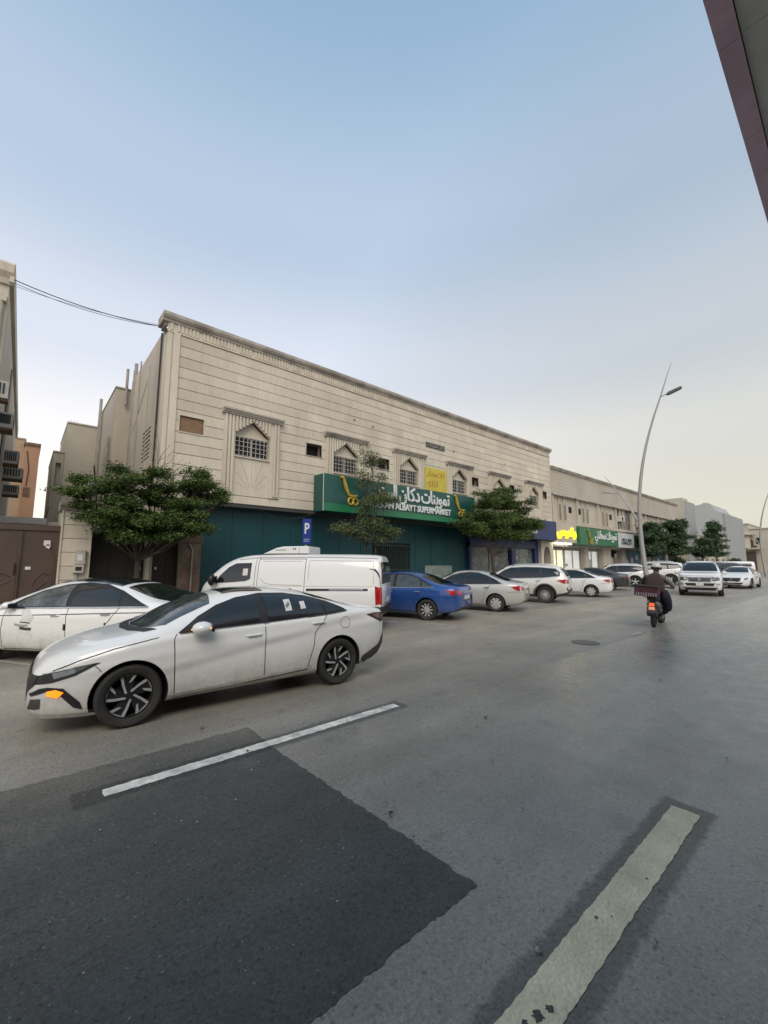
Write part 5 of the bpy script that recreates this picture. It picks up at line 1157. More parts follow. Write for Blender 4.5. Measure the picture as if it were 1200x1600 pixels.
e.patch('window_paper', 'S', [(.86, 1.115), (.76, 1.12), (.76, 1.265), (.86, 1.26)], M_paper, .020, mirror=False); e.patch('window_paper', 'S', [(.62, 1.13), (.54, 1.135), (.54, 1.23), (.62, 1.225)], M_paper, .020, mirror=False)
e.strip('paper_print', 'S', [(.84, 1.17), (.785, 1.215)], .035, mat('green_print', (.10, .20, .16), .7), .023, mirror=False)
e.strip('wiper', 'T', [(2.6, .25), (2.3, .05), (2.12, -.1)], .018, M_blk, .014, mirror=False)
e.wheels('tri')

# ---------------- generic saloon and estate-shaped builders
def saloon_spec(paint, L=4.6, W=1.8, H=1.46, wb=2.70, ro=1.0, **kw):
    fo = L-wb-ro; a, b = -ro, wb+fo; h = H/1.46
    sp = dict(wb=wb, r=.315, paint=paint, n=2.8, m=3.1, k=.38, er=.06, tw=.2, grid=.07,
      T=[(a, .86*h), (a+.06, .99*h), (a+.25, 1.045*h), (-.48, 1.085*h), (-.1, 1.20*h), (.3, 1.36*h), (.75, 1.445*h), (1.15, 1.46*h), (1.55, 1.43*h), (1.95, 1.30*h), (2.48, 1.03*h), (2.8, .97*h), (wb+.45, .87*h), (b-.1, .72*h), (b, .60*h)],
      S=[(a, .82*h), (a+.15, .93*h), (-.3, .975*h), (.6, .955*h), (2.1, .915*h), (wb, .84*h), (b-.25, .68*h), (b, .54*h)],
      B=[(a, .38), (a+.2, .27), (-.4, .22), (.4, .20), (2.3, .20), (wb+.4, .19), (b-.1, .21), (b, .28)],
      P=[(a, .66*W/1.8), (a+.1, .78*W/1.8), (a+.35, .86*W/1.8), (-.1, .895*W/1.8), (1.2, .90*W/1.8), (wb-.1, .895*W/1.8), (wb+.35, .84*W/1.8), (b-.18, .70*W/1.8), (b, .48*W/1.8)])
    sp.update(kw); return sp
def saloon(label, c, loc, hd, rim='five', tail=M_tail, H=1.46, group='cars parked at an angle before the shops', winm=M_gl, black_handles=False, chrome=False, nx=84, roofdark=False, taillow=False, name='parked_car'):
    s = Car(name, label, c, loc, hd, group=group, nx=nx); h = H/1.46; wb = c['wb']; a = c['T'][0][0]; b = c['T'][-1][0]
    D = [(2.20, .945), (1.95, 1.13), (1.7, 1.265), (1.4, 1.355), (1.05, 1.39), (.7, 1.375), (.35, 1.28), (0, 1.13), (-.24, 1.0), (.4, .985), (1.2, .965)]; D = [(x, z*h) for x, z in D]
    s.patch('window_surround', 'S', D, M_blk, .011)
    for nm, w in (('side_window', [(2.05, .965), (1.9, 1.11), (1.68, 1.235), (1.4, 1.32), (1.2, 1.345), (1.17, .985)]), ('side_window', [(1.06, .99), (1.09, 1.35), (.74, 1.338), (.42, 1.27), (.26, 1.20), (.22, 1.01)]), ('quarter_window', [(.15, 1.015), (.18, 1.16), (.02, 1.10), (-.14, 1.02)])):
        s.patch(nm, 'S', [(x, z*h) for x, z in w], winm, .016)
    s.strip('waist_trim', 'S', [(2.2, .94*h), (1.2, .96*h), (.4, .98*h), (-.24, .998*h)], .015, M_chrome if chrome else M_blk, .017)
    if name == 'moving_car': s.patch('windscreen', 'F', [(-.72, 1.04*h), (.72, 1.04*h), (.60, 1.33*h), (.50, 1.385*h), (-.50, 1.385*h), (-.60, 1.33*h)], M_gl, .008, mirror=False)
    else: ws = [(2.50, 0), (2.44, .5), (2.30, .69), (2.0, .63), (1.74, .57), (1.66, 0)]; s.patch('windscreen', 'T', ws + [(x, -y) for x, y in ws[-2:0:-1]], M_gl2, .005, mirror=False)
    rw = [(.34, 0), (.28, .55), (-.1, .62), (-.40, .62), (-.46, 0)]; s.patch('rear_window', 'T', rw + [(x, -y) for x, y in rw[-2:0:-1]], M_gl, .005, mirror=False)
    s.shut([[(2.22, .93*h), (2.25, .6*h), (2.22, .27)], [(1.12, .95*h), (1.13, .28)], [(.16, .97*h), (.36, .72*h), (.42, .5), (.50, .30)], [(.52, .27), (2.2, .25)]])
    s.handle(1.30, .83*h, M_blk if black_handles else (M_chrome if chrome else None)); s.handle(.32, .85*h, M_blk if black_handles else (M_chrome if chrome else None))
    zt = -.06 if taillow else 0
    s.patch('tail_lamp', 'S', [(a+.42, (.90+zt)*h), (a+.2, (.93+zt)*h), (a+.03, (.92+zt)*h), (a+.02, (.80+zt)*h), (a+.12, (.74+zt)*h), (a+.30, (.82+zt)*h)], tail, .007)
    s.patch('tail_lamp', 'B', [(.42, .88*h+zt), (.72, .90*h+zt), (.72, .76*h+zt), (.45, .78*h+zt)], tail, .007, mirror=True)
    s.box('number_plate', a-.012, a-.002, -.26, .26, .62*h, .74*h, M_plate)
    s.strip('bumper_gap', 'S', [(a+.50, .70*h), (a+.28, .72*h), (a+.05, .71*h)], .007, M_gap, .0045); s.strip('boot_gap', 'B', [(-.6, .90*h), (-.5, .60*h), (.5, .60*h), (.6, .90*h)], .01, M_gap, .005, mirror=False)
    s.patch('rear_lower_trim', 'B', [(-.6, .42), (.6, .42), (.55, .33), (-.55, .33)], M_plas, .006, mirror=False)
    s.patch('head_lamp', 'S', [(b-.62, .76*h), (b-.3, .72*h), (b-.06, .66*h), (b-.06, .56*h), (b-.35, .60*h)], M_head, .007); s.patch('grille', 'F', [(-.42, .60*h), (.42, .60*h), (.36, .46*h), (-.36, .46*h)], M_blk, .008, mirror=False)
    s.mirrors(2.02, .99*h, c['P'][4][1]-.06, c['paint']); s.wheels(rim)
    if roofdark: s.patch('glass_roof', 'T', [(1.62, .50), (.3, .53), (.3, -.53), (1.62, -.50)], M_gl, .0045, mirror=False)
    return s
GP = 'cars parked at an angle before the shops'
# the swoopy white saloon behind the nearest car
so_ = saloon_spec(P_white, 4.82, 1.84, 1.47, 2.79, 1.07, crease=.02, cu=.80, grid=.05)
so_['T'] = [(-1.07, .90), (-1.0, 1.02), (-.8, 1.08), (-.45, 1.14), (-.1, 1.245), (.35, 1.38), (.8, 1.455), (1.2, 1.475), (1.6, 1.445), (2.05, 1.31), (2.75, 1.02), (3.1, .95), (3.4, .85), (3.65, .70), (3.75, .58)]
so_['S'] = [(-1.07, .86), (-.9, .97), (-.3, 1.01), (.6, .985), (2.1, .93), (2.8, .86), (3.4, .70), (3.75, .54)]
s2_ = Car('parked_car', 'white coupe-roofed saloon with a scuffed front door, cut by the left edge', so_, (2.06, 8.97), 129.5, group=GP, nx=100); SON = s2_
s2_.patch('window_surround', 'S', [(2.42, .945), (2.1, 1.12), (1.8, 1.25), (1.4, 1.355), (1.0, 1.395), (.6, 1.365), (.2, 1.26), (-.2, 1.12), (-.48, 1.02), (.4, 1.0), (1.2, .985)], M_blk, .011)
s2_.patch('side_window', 'S', [(2.25, .965), (2.02, 1.11), (1.75, 1.23), (1.4, 1.325), (1.18, 1.35), (1.13, 1.0)], M_gl2, .016); s2_.patch('side_window', 'S', [(1.02, 1.0), (1.05, 1.36), (.62, 1.33), (.25, 1.235), (.12, 1.18), (.08, 1.015)], M_gl, .016); s2_.patch('quarter_window', 'S', [(.02, 1.02), (.05, 1.165), (-.2, 1.075), (-.36, 1.025)], M_gl, .016)
s2_.strip('chrome_waist', 'S', [(2.9, .87), (2.42, .935), (1.2, .975), (.4, .99), (-.48, 1.01)], .016, M_chrome, .017)
ws = [(2.78, 0), (2.7, .5), (2.5, .72), (2.1, .65), (1.8, .58), (1.72, 0)]; s2_.patch('windscreen', 'T', ws + [(x, -y) for x, y in ws[-2:0:-1]], M_gl2, .005, mirror=False)
rw = [(.26, 0), (.22, .52), (-.3, .60), (-.72, .60), (-.8, 0)]; s2_.patch('rear_window', 'T', rw + [(x, -y) for x, y in rw[-2:0:-1]], M_gl, .006, mirror=False)
s2_.patch('glass_roof', 'T', [(1.66, .50), (.34, .53), (.34, -.53), (1.66, -.50)], M_gl, .0045, mirror=False)
s2_.shut([[(2.36, .92), (2.40, .6), (2.36, .28)], [(1.06, .98), (1.07, .86), (1.05, .28)], [(.05, 1.0), (.22, .78), (.40, .60), (.46, .32)], [(.5, .27), (2.35, .25)]])
s2_.handle(1.30, .845, M_chrome); s2_.handle(.30, .88, M_chrome)
s2_.strip('side_crease_shade', 'S', [(2.9, .80), (1.2, .86), (.2, .90), (-.7, .93)], .016, M_plas, .002)  # dark strip laid on the side as the crease's shade line
s2_.box('door_guard', 1.07, 1.10, .905, .935, .60, .70, M_blk, bevel=0); s2_.box('door_guard', .28, .30, .89, .93, .66, .74, M_blk, bevel=0)
s2_.patch('tail_lamp', 'S', [(-.62, .955), (-.85, .97), (-1.03, .95), (-1.03, .82), (-.80, .88)], M_tail, .007); s2_.patch('tail_lamp', 'B', [(.45, .86), (.8, .92), (.78, .78), (.5, .76)], M_tail, .007, mirror=True)
s2_.patch('fuel_flap', 'S', [(-.26, .72), (-.44, .74), (-.45, .88), (-.27, .86)], P_white, .004); s2_.strip('fuel_flap_gap', 'S', [(-.26, .72), (-.44, .74), (-.45, .88), (-.27, .86)], .006, M_gap, .0045, closed=True)
for k, (x, z, w, l) in enumerate([(1.98, .66, .035, .28), (1.88, .60, .05, .24), (1.9, .70, .02, .20)]): s2_.strip('scuff', 'S', [(x-l/2, z), (x, z+.012*(k-1)), (x+l/2, z+.015)], w, M_pipe if k == 0 else M_plas, .003+.001*k, mirror=False)
s2_.patch('bare_filler', 'S', [(2.02, .93), (1.86, .93), (1.72, .80), (1.82, .66), (1.72, .45), (1.95, .42), (2.06, .60), (1.98, .80)], mat('grey_filler', (.60, .61, .58), .7, var=.15, scale=5, obj=True), .0025, mirror=False)
s2_.mirrors(2.22, 1.0, .84, P_white); s2_.wheels('ten')

saloon('deep blue saloon with red tail lamps between the white van and the silver car', saloon_spec(P_blue, 4.6, 1.80, 1.48, 2.65, 1.02, r=.32), (10.4, 9.35), 110.5, 'ten', chrome=True, H=1.48, winm=mat('grey_car_glass', (.05, .06, .065), .08, spec=.8, var=.4, scale=4, obj=True))
saloon('silver grey saloon with black door handles, right of the blue car', saloon_spec(P_silver, 4.5, 1.78, 1.48, 2.65, .96, r=.31), (13.95, 9.28), 111, 'cap', black_handles=True, H=1.48)
saloon('small white saloon with dark windows, right of the white sport utility', saloon_spec(P_white2, 4.4, 1.75, 1.46, 2.57, .98, r=.31), (23.3, 9.78), 108, 'cap', tail=M_tail, nx=70)
saloon('dark grey saloon showing its boot, between the small white saloon and the far white crossover', saloon_spec(P_dark, 4.85, 1.84, 1.46, 2.82, 1.1, r=.33), (30.1, 11.4), 105, 'five', tail=M_taild, nx=70)

def suv_spec(paint, L=4.7, W=1.88, H=1.72, wb=2.75, ro=.95, upright=0.0, **kw):
    fo = L-wb-ro; a, b = -ro, wb+fo; h = H/1.72; w = W/1.88; u = upright
    sp = dict(wb=wb, r=.365, paint=paint, n=3.4, m=3.8, k=.30, er=.07, tw=.24, grid=.075, clad=5, under=M_plas, gap=.06,
      T=[(a, 1.0*h), (a+.06, (1.14+.3*u)*h), (a+.22-.1*u, 1.42*h), (a+.42-.2*u, 1.62*h), (.1, 1.70*h), (.9, 1.72*h), (1.5, 1.69*h), (1.85, 1.60*h), (2.15, 1.42*h), (2.55, 1.16*h), (2.8, 1.09*h), (wb+.5, 1.0*h), (b-.12, .86*h), (b, .68*h)],
      S=[(a, .92*h), (a+.2, 1.08*h), (.2, 1.10*h), (1.2, 1.06*h), (2.2, 1.03*h), (wb+.1, .98*h), (b-.25, .84*h), (b, .62*h)],
      B=[(a, .42), (a+.2, .34), (-.45, .27), (.4, .25), (2.3, .25), (wb+.4, .25), (b-.1, .28), (b, .34)],
      P=[(a, .70*w), (a+.1, .83*w), (a+.3, .90*w), (0, .935*w), (1.2, .94*w), (wb, .935*w), (wb+.4, .88*w), (b-.15, .74*w), (b, .55*w)])
    sp.update(kw); return sp
def suv(label, c, loc, hd, rim='five', H=1.72, tail=M_tail, rails=True, nx=80, group=GP, front=False, upright=0, cat='car', quarter=True, arch=M_plas, name='parked_car'):
    s = Car(name, label, c, loc, hd, cat, group, nx); h = H/1.72; a = c['T'][0][0]; b = c['T'][-1][0]; wb = c['wb']; q = a+.95
    top = 1.56; D = [(2.30, 1.05), (2.05, 1.26), (1.8, 1.44), (1.5, top), (.9, top+.03), (.2, top+.02), (q-.42-.2*upright, top-.04), (q-.62-.1*upright, 1.36), (q-.60, 1.2), (.1, 1.12), (1.2, 1.08)]; D = [(x, z*h) for x, z in D]
    s.patch('window_surround', 'S', D, M_blk, .011)
    for w in ([(2.15, 1.08), (1.98, 1.24), (1.75, 1.40), (1.5, 1.51), (1.22, 1.53), (1.18, 1.10)], [(1.08, 1.11), (1.11, 1.54), (.6, 1.55), (.24, 1.53), (.18, 1.15)]): s.patch('side_window', 'S', [(x, z*h) for x, z in w], M_gl, .016)
    if quarter: s.patch('quarter_window', 'S', [(.08, 1.16*h), (.12, 1.52*h), (q-.40, 1.48*h), (q-.55, 1.34*h), (q-.53, 1.22*h)], M_gl, .016)
    s.strip('waist_trim', 'S', [(2.3, 1.045*h), (1.2, 1.072*h), (.1, 1.11*h), (q-.6, 1.19*h)], .018, M_chrome, .017)
    if front:
        s.patch('windscreen', 'F', [(-.80, 1.20*h), (.80, 1.20*h), (.72, 1.55*h), (.64, 1.635*h), (-.64, 1.635*h), (-.72, 1.55*h)], M_gl, .008, mirror=False); s.strip('wiper', 'F', [(-.5, 1.215*h), (.25, 1.25*h)], .02, M_blk, .016, mirror=False)
    else:
        ws = [(2.58, 0), (2.52, .52), (2.38, .74), (2.1, .70), (1.82, .64), (1.72, .3), (1.70, 0)]; s.patch('windscreen', 'T', ws + [(x, -y) for x, y in ws[-2:0:-1]], M_gl2, .005, mirror=False)
    s.patch('rear_window', 'B', [(-.58, 1.52*h), (.58, 1.52*h), (.66, 1.18*h), (-.66, 1.18*h)], M_gl, .006, mirror=False)
    s.shut([[(2.28, 1.03*h), (2.32, .7*h), (2.26, .36)], [(1.13, 1.06*h), (1.14, .36)], [(.13, 1.09*h), (.34, .86*h), (.46, .6), (.50, .42)]])
    s.handle(1.3, .95*h, M_chrome if rails else None); s.handle(.30, .98*h, M_chrome if rails else None)
    s.strip('wheel_arch_trim', 'S', arc(wb, c['r'], c['r']+.095, -12, 192, 26), .07, arch, .008); s.strip('wheel_arch_trim', 'S', arc(0, c['r'], c['r']+.095, -12, 192, 26), .07, arch, .008)
    s.patch('tail_lamp', 'S', [(a+.50, 1.0*h), (a+.2, 1.06*h), (a+.04, 1.04*h), (a+.03, .90*h), (a+.16, .86*h)], tail, .007); s.patch('tail_lamp', 'B', [(.44, .90*h), (.80, .86*h), (.80, 1.04*h), (.5, 1.0*h)], tail, .007, mirror=True)
    s.patch('rear_bumper_trim', 'B', [(-.8, .60), (.8, .60), (.75, .40), (-.75, .40)], M_plas, .006, mirror=False); s.patch('reflector', 'S', [(a+.05, .70*h), (a+.09, .70*h), (a+.09, .58*h), (a+.05, .58*h)], M_blk, .008)
    s.box('number_plate', a-.012, a-.002, -.26, .26, .78*h, .90*h, M_plate)
    if rails:
        for sg in (1, -1): MB().tube([(1.45, sg*.60, 1.63*h), (1.3, sg*.61, 1.715*h), (.5, sg*.62, 1.74*h), (-.2, sg*.61, 1.715*h), (-.4, sg*.60, 1.62*h)], .018, 6).build('roof_rail', M_alu, s.t, smooth=True)
    if not front:
        s.patch('head_lamp', 'S', [(b-.60, .92*h), (b-.3, .90*h), (b-.06, .82*h), (b-.06, .72*h), (b-.4, .78*h)], M_head, .007); s.patch('grille', 'F', [(-.5, .84*h), (.5, .84*h), (.42, .62*h), (-.42, .62*h)], M_blk, .008, mirror=False)
    s.mirrors(2.12, 1.12*h, c['P'][4][1]-.05, c['paint'], .24, .17, .22); s.wheels(rim); return s
suv('white sport utility with finned alloy wheels in the middle of the parked row', suv_spec(P_dusty, 4.7, 1.88, 1.70, 2.75, .98), (18.55, 9.8), 110, 'multi', H=1.70, nx=90)
suv('white crossover with black wheel arches left of the tall lamp post', suv_spec(P_white2, 4.6, 1.86, 1.70, 2.69, .95, r=.375), (35.6, 11.75), 109, 'five', H=1.70, rails=True)
suv('long white off-roader with dark windows, right of the tall lamp post behind the scooter rider', suv_spec(P_dusty, 5.0, 1.98, 1.88, 2.85, 1.1, 1.0, r=.40), (41.2, 11.0), 112, 'seven', H=1.90)

# ---------------- white panel van
vn = dict(wb=3.21, r=.345, paint=P_van, n=5.5, m=5.0, k=.16, er=.08, tw=.21, grid=.08, clad=3, crease=0, gap=.06, ledge=.012,
    T=[(-1.08, 1.80), (-1.0, 1.93), (-.8, 1.97), (0, 1.99), (1.5, 2.0), (2.5, 1.985), (2.95, 1.93), (3.3, 1.79), (3.65, 1.52), (3.85, 1.32), (4.0, 1.20), (4.1, .98), (4.17, .78)],
    S=[(-1.08, 1.12), (-.8, 1.15), (0, 1.15), (2, 1.15), (2.8, 1.13), (3.3, 1.10), (3.7, 1.04), (4.0, .86), (4.17, .68)],
    B=[(-1.08, .40), (-.9, .34), (-.5, .28), (.5, .25), (2.6, .25), (3.6, .25), (4.05, .28), (4.17, .36)],
    P=[(-1.08, .86), (-1.0, .91), (-.8, .945), (0, .955), (2, .955), (3.2, .95), (3.6, .91), (3.9, .80), (4.1, .64), (4.17, .52)])
V = Car('panel_van', 'white panel van with a refrigeration unit on its roof, parked behind the nearest white car', vn, (7.0, 9.58), 130.5, 'van', None, nx=96)
V.patch('side_window', 'S', [(3.52, 1.22), (3.38, 1.42), (3.15, 1.64), (2.95, 1.74), (2.50, 1.755), (2.50, 1.34), (2.62, 1.28), (3.1, 1.24)], M_gl, .016)
V.patch('windscreen', 'F', [(-.72, 1.22), (.72, 1.22), (.66, 1.72), (.4, 1.82), (-.4, 1.82), (-.66, 1.72)], M_gl2, .006, mirror=False)
V.shut([[(2.38, 1.9), (2.38, 1.2), (2.42, .9), (2.42, .32)], [(.98, 1.86), (.98, .32)], [(2.30, 1.90), (2.30, .32)], [(3.62, 1.16), (3.5, .8), (3.58, .72)], [(.98, 1.86), (2.30, 1.86)]], .012)
V.patch('sliding_rail', 'S', [(-.72, 1.10), (.92, 1.09), (.92, 1.03), (-.72, 1.045)], M_blk, .008); V.strip('rail_chrome', 'S', [(-.6, 1.072), (.3, 1.062)], .018, M_chrome, .012)
V.strip('panel_crease_shade', 'S', [(2.22, 1.35), (2.1, 1.23), (1.9, 1.19), (1.06, 1.17)], .012, M_pipe, .003); V.strip('panel_crease_shade', 'S', [(-.86, 1.22), (-.84, 1.8), (.88, 1.82), (.88, 1.30)], .010, M_pipe, .003); V.strip('panel_crease_shade', 'S', [(1.08, 1.80), (2.2, 1.80)], .010, M_pipe, .003)  # grey strips stand for the shade along the pressed panel lines
V.handle(2.6, 1.12, M_blk, .24); V.handle(2.18, 1.12, M_blk, .13)
V.patch('tail_lamp', 'S', [(-.90, 1.16), (-1.05, 1.14), (-1.05, .70), (-.92, .68)], M_tail, .009); V.patch('tail_lamp', 'B', [(.80, 1.14), (.90, 1.14), (.90, .70), (.80, .70)], M_tail, .009, mirror=True)
V.patch('rear_window', 'B', [(-.74, 1.78), (.74, 1.78), (.80, 1.22), (-.80, 1.22)], M_gl, .008, mirror=False); V.patch('rear_bumper', 'S', [(-.80, .64), (-1.06, .66), (-1.06, .38), (-.9, .32), (-.72, .34)], M_blk, .012)
V.patch('rear_bumper', 'B', [(-.88, .64), (.88, .64), (.88, .38), (-.88, .38)], M_blk, .012, mirror=False); V.box('number_plate', -1.10, -1.093, -.26, .26, .72, .84, M_plate)
V.strip('tailgate_gap', 'B', [(-.84, 1.86), (-.84, .68), (.84, .68), (.84, 1.86)], .012, M_gap, .006, mirror=False); V.strip('roof_gutter', 'S', [(2.9, 1.84), (2.3, 1.90), (.5, 1.905), (-.95, 1.87)], .018, M_pipe, .006)
V.patch('head_lamp', 'S', [(3.78, .98), (3.9, 1.0), (4.02, .92), (4.04, .78), (3.84, .80)], M_head, .008); V.patch('grille', 'F', [(-.45, .86), (.45, .86), (.4, .62), (-.4, .62)], M_blk, .008, mirror=False)
V.mirrors(3.5, 1.30, .90, M_blk, .2, .30, .24); V.patch('window_paper', 'S', [(2.72, 1.42), (2.58, 1.42), (2.58, 1.60), (2.72, 1.60)], M_paper, .020, mirror=False)
V.wheels('cap')
rf = thing('refrigeration_unit', 'white wedge shaped refrigeration unit on the roof of the van', 'cooling unit', (7.0, 9.58, 0), R(130.5))
m_ = MB(); m_.prism([(2.35, 2.0), (1.95, 2.17), (1.75, 2.21), (1.05, 2.22), (1.0, 2.20), (1.0, 2.0)], 'y', -.52, .52); m_.build('housing', P_van, rf, bevel=.025)
box('side_seam', M_gap, rf, 1.28, 1.286, .520, .5225, 2.02, 2.20); box('skirt', M_pipe, rf, 1.02, 2.3, .50, .524, 2.0, 2.012)
box('badge', M_cable, rf, 1.38, 1.40, .521, .524, 2.115, 2.175); box('badge', M_cable, rf, 1.44, 1.46, .521, .524, 2.115, 2.175); box('badge', M_cable, rf, 1.40, 1.44, .521, .524, 2.138, 2.15)
for k in range(10): box('brand_letter', M_cable, rf, 1.66+k*.032, 1.68+k*.032, .521, .523, 2.10, 2.125)

# ---------------- the two cars driving towards the photographer
def letters(s, x, z, txt): pass
lc = suv_spec(P_white2, 4.95, 1.98, 1.88, 2.85, 1.05, 1.0, r=.40, clad=2, n=5.0, m=5.0, k=.26); b = lc['T'][-1][0]
lc['T'] = [(x, z) for x, z in lc['T'][:-4]] + [(2.85, 1.26), (3.4, 1.22), (3.72, 1.15), (3.84, 1.03)]; lc['S'] = lc['S'][:-3] + [(2.95, 1.16), (3.5, 1.12), (3.84, .90)]
lc['P'] = lc['P'][:-3] + [(3.2, .96), (3.62, .90), (3.84, .78)]; lc['B'] = lc['B'][:-3] + [(3.2, .30), (3.7, .32), (3.84, .40)]
LC = suv('white off-roader driving towards the camera, with a broad chrome barred grille', lc, (31.2, 6.64), 190.4, 'five', H=1.88, front=True, group=None, nx=80, name='moving_car')
LC.patch('grille', 'F', [(-.50, 1.02), (.50, 1.02), (.46, .80), (.36, .76), (-.36, .76), (-.46, .80)], M_blk, .010, mirror=False, grid=.06)
for z in (1.0, .93, .86, .79): LC.strip('grille_bar', 'F', [(-.49, z), (.49, z)], .022, M_chrome, .018, mirror=False)
LC.patch('badge', 'F', arc(0, .90, .09, 0, 340, 14), M_chrome, .024, mirror=False); LC.strip('grille_edge', 'F', [(-.5, 1.03), (-.47, .78), (.47, .78), (.5, 1.03)], .03, M_chrome, .016, mirror=False)
LC.patch('head_lamp', 'F', [(.52, 1.03), (.80, 1.02), (.86, .96), (.84, .84), (.62, .82), (.52, .86)], M_head, .012, mirror=True); LC.patch('lamp_glass', 'F', [(.56, .99), (.66, .99), (.66, .88), (.56, .88)], M_headw, .018, mirror=True)
LC.patch('lower_intake', 'F', [(-.66, .70), (.66, .70), (.56, .56), (-.56, .56)], M_blk, .010, mirror=False); LC.patch('fog_lamp', 'F', [(.70, .70), (.86, .70), (.84, .58), (.70, .58)], M_headw, .014, mirror=True)
LC.box('number_plate', 3.86, 3.875, -.17, .17, .56, .71, M_plate); LC.patch('under_bumper', 'F', [(-.76, .47), (.76, .47), (.7, .40), (-.7, .40)], M_blk, .010, mirror=False); LC.strip('bumper_crease_shade', 'F', [(-.78, .52), (.78, .52)], .02, M_pipe, .008, mirror=False)  # grey strip across the bumper paints in the shade of its crease
LC.strip('bonnet_gap', 'F', [(-.84, 1.075), (.84, 1.075)], .014, M_gap, .006, mirror=False)
fd = saloon_spec(P_white2, 5.1, 1.93, 1.54, 2.87, 1.12, r=.35)
FD = saloon('white saloon with a wide dark grille driving behind the white off-roader', fd, (41.3, 6.25), 179.5, 'five', H=1.54, group=None, nx=70, name='moving_car')
fb = fd['T'][-1][0]
FD.patch('grille', 'F', [(-.52, .74), (.52, .74), (.46, .54), (-.46, .54)], M_blk, .014, mirror=False)
for z in (.71, .66, .61, .57): FD.strip('grille_bar', 'F', [(-.48, z), (.48, z)], .012, M_plas, .02, mirror=False)
FD.patch('badge', 'F', [(-.09, .66), (0, .69), (.09, .66), (0, .63)], M_chrome, .022, mirror=False); FD.patch('head_lamp', ('D', 25), [(.16, .80), (.46, .83), (.60, .80), (.52, .70), (.2, .68)], M_headw, .012, mirror=True)
FD.patch('lower_intake', 'F', [(-.62, .42), (.62, .42), (.54, .33), (-.54, .33)], M_blk, .012, mirror=False); FD.box('number_plate', fb+.008, fb+.018, -.2, .2, .40, .52, M_plate)

# ---------------- vehicles far down the row at the right edge
suv('black off-roader parked far off at the right edge behind the driving white saloon', suv_spec(P_black, 4.9, 1.95, 1.85, 2.8, 1.0, 1.0, r=.39), (60.5, 10.2), 150, 'five', H=1.80, nx=54)
suv('white car seen through the gap between the two driving cars', suv_spec(P_white2, 4.5, 1.82, 1.65, 2.65, .95), (52.5, 11.6), 112, 'five', H=1.65, nx=54)
v2 = dict(vn); v2['paint'] = P_white2
W2 = Car('panel_van', 'white van far off at the right edge behind the black off-roader', v2, (70, 10.5), 112, 'van', None, nx=54)
W2.patch('side_window', 'S', [(3.52, 1.22), (3.15, 1.64), (2.95, 1.74), (-.7, 1.75), (-.7, 1.34), (3.1, 1.24)], M_gl, .016); W2.patch('rear_window', 'B', [(-.74, 1.78), (.74, 1.78), (.80, 1.22), (-.80, 1.22)], M_gl, .008, mirror=False)
W2.patch('tail_lamp', 'B', [(.80, 1.14), (.90, 1.14), (.90, .70), (.80, .70)], M_tail, .009, mirror=True); W2.wheels('seven')
saloon('pale grey saloon far down the row, its roof just seen left of the black off-roader', saloon_spec(P_silver, 4.5, 1.78, 1.45, 2.6, .96), (57.5, 12.4), 112, 'five', nx=50)
# ================================================================== SCOOTER AND RIDER (seen from behind, riding away)
SC = thing('motor_scooter', 'dark delivery scooter with a lit orange tail lamp riding away', 'scooter', (13.35, 4.02, 0), R(8))
SC.rotation_euler = (R(4), 0, R(8))
M_scb = mat('scooter_black', (.022, .020, .026), .35, coat=.5, obj=True); M_seat = mat('scooter_seat', (.02, .018, .018), .6, obj=True)
for xw in (0, 1.28):
    w = MB().lathe([(0, -.02), (.14, -.02), (.14, .02), (0, .02)], 20).build('wheel', M_brake, SC); w.location = (xw, 0, .235)
    MB().lathe([(.15, -.04), (.19, -.055), (.225, -.04), (.235, 0), (.225, .04), (.19, .055), (.15, .04)], 28, closed=True).build('tyre', M_tyre, w, smooth=True)
    m_ = MB()
    for k in range(5): a = k*1.2566; m_.tube([(.02*math.cos(a), 0, .02*math.sin(a)), (.15*math.cos(a), 0, .15*math.sin(a))], .014, 5)
    m_.build('rim', M_alu, w)
m_ = MB(); m_.tube([(-.28, 0, .66), (-.1, 0, .62), (.25, 0, .55), (.45, 0, .42)], [.10, .17, .19, .14], 12); m_.build('body', M_scb, SC, smooth=True)
m_ = MB(); m_.tube([(-.30, 0, .80), (-.05, 0, .80), (.35, 0, .77), (.5, 0, .74)], [.10, .14, .13, .08], 12); m_.build('seat', M_seat, SC, smooth=True)
m_ = MB(); m_.box(.42, .95, -.16, .16, .27, .33); m_.build('footboard', M_scb, SC, bevel=.03)
m_ = MB(); m_.prism([(.90, .30), (1.02, .30), (1.12, .70), (1.10, .98), (1.02, .98), (.98, .70)], 'y', -.21, .21); m_.build('leg_shield', M_scb, SC, bevel=.04)
m_ = MB(); m_.tube([(1.10, 0, .72), (1.28, 0, .235)], .035, 8); m_.tube([(1.06, 0, .9), (1.02, 0, 1.04)], .035, 8); m_.tube([(.93, -.36, 1.05), (1.0, -.12, 1.06), (1.0, .12, 1.06), (.93, .36, 1.05)], .018, 8); m_.build('handlebar', M_cable, SC, smooth=True)
m_ = MB(); m_.lathe([(.24, -.07), (.27, -.06), (.27, .06), (.24, .07)], 20, c=(1.28, 0, .235), closed=True); m_.build('front_mudguard', M_scb, SC)
for sg in (1, -1):
    mr_ = MB().tube([(.98, sg*.25, 1.06), (1.0, sg*.33, 1.24)], .008, 5).ball((1.0, sg*.36, 1.28), (.015, .06, .045), 6).build('mirror', M_cable, SC, smooth=True)
m_ = MB(); m_.prism([(-.34, .56), (-.36, .40), (-.30, .30), (-.26, .32), (-.28, .56)], 'y', -.12, .12); m_.build('rear_mudguard', M_scb, SC, bevel=.02)
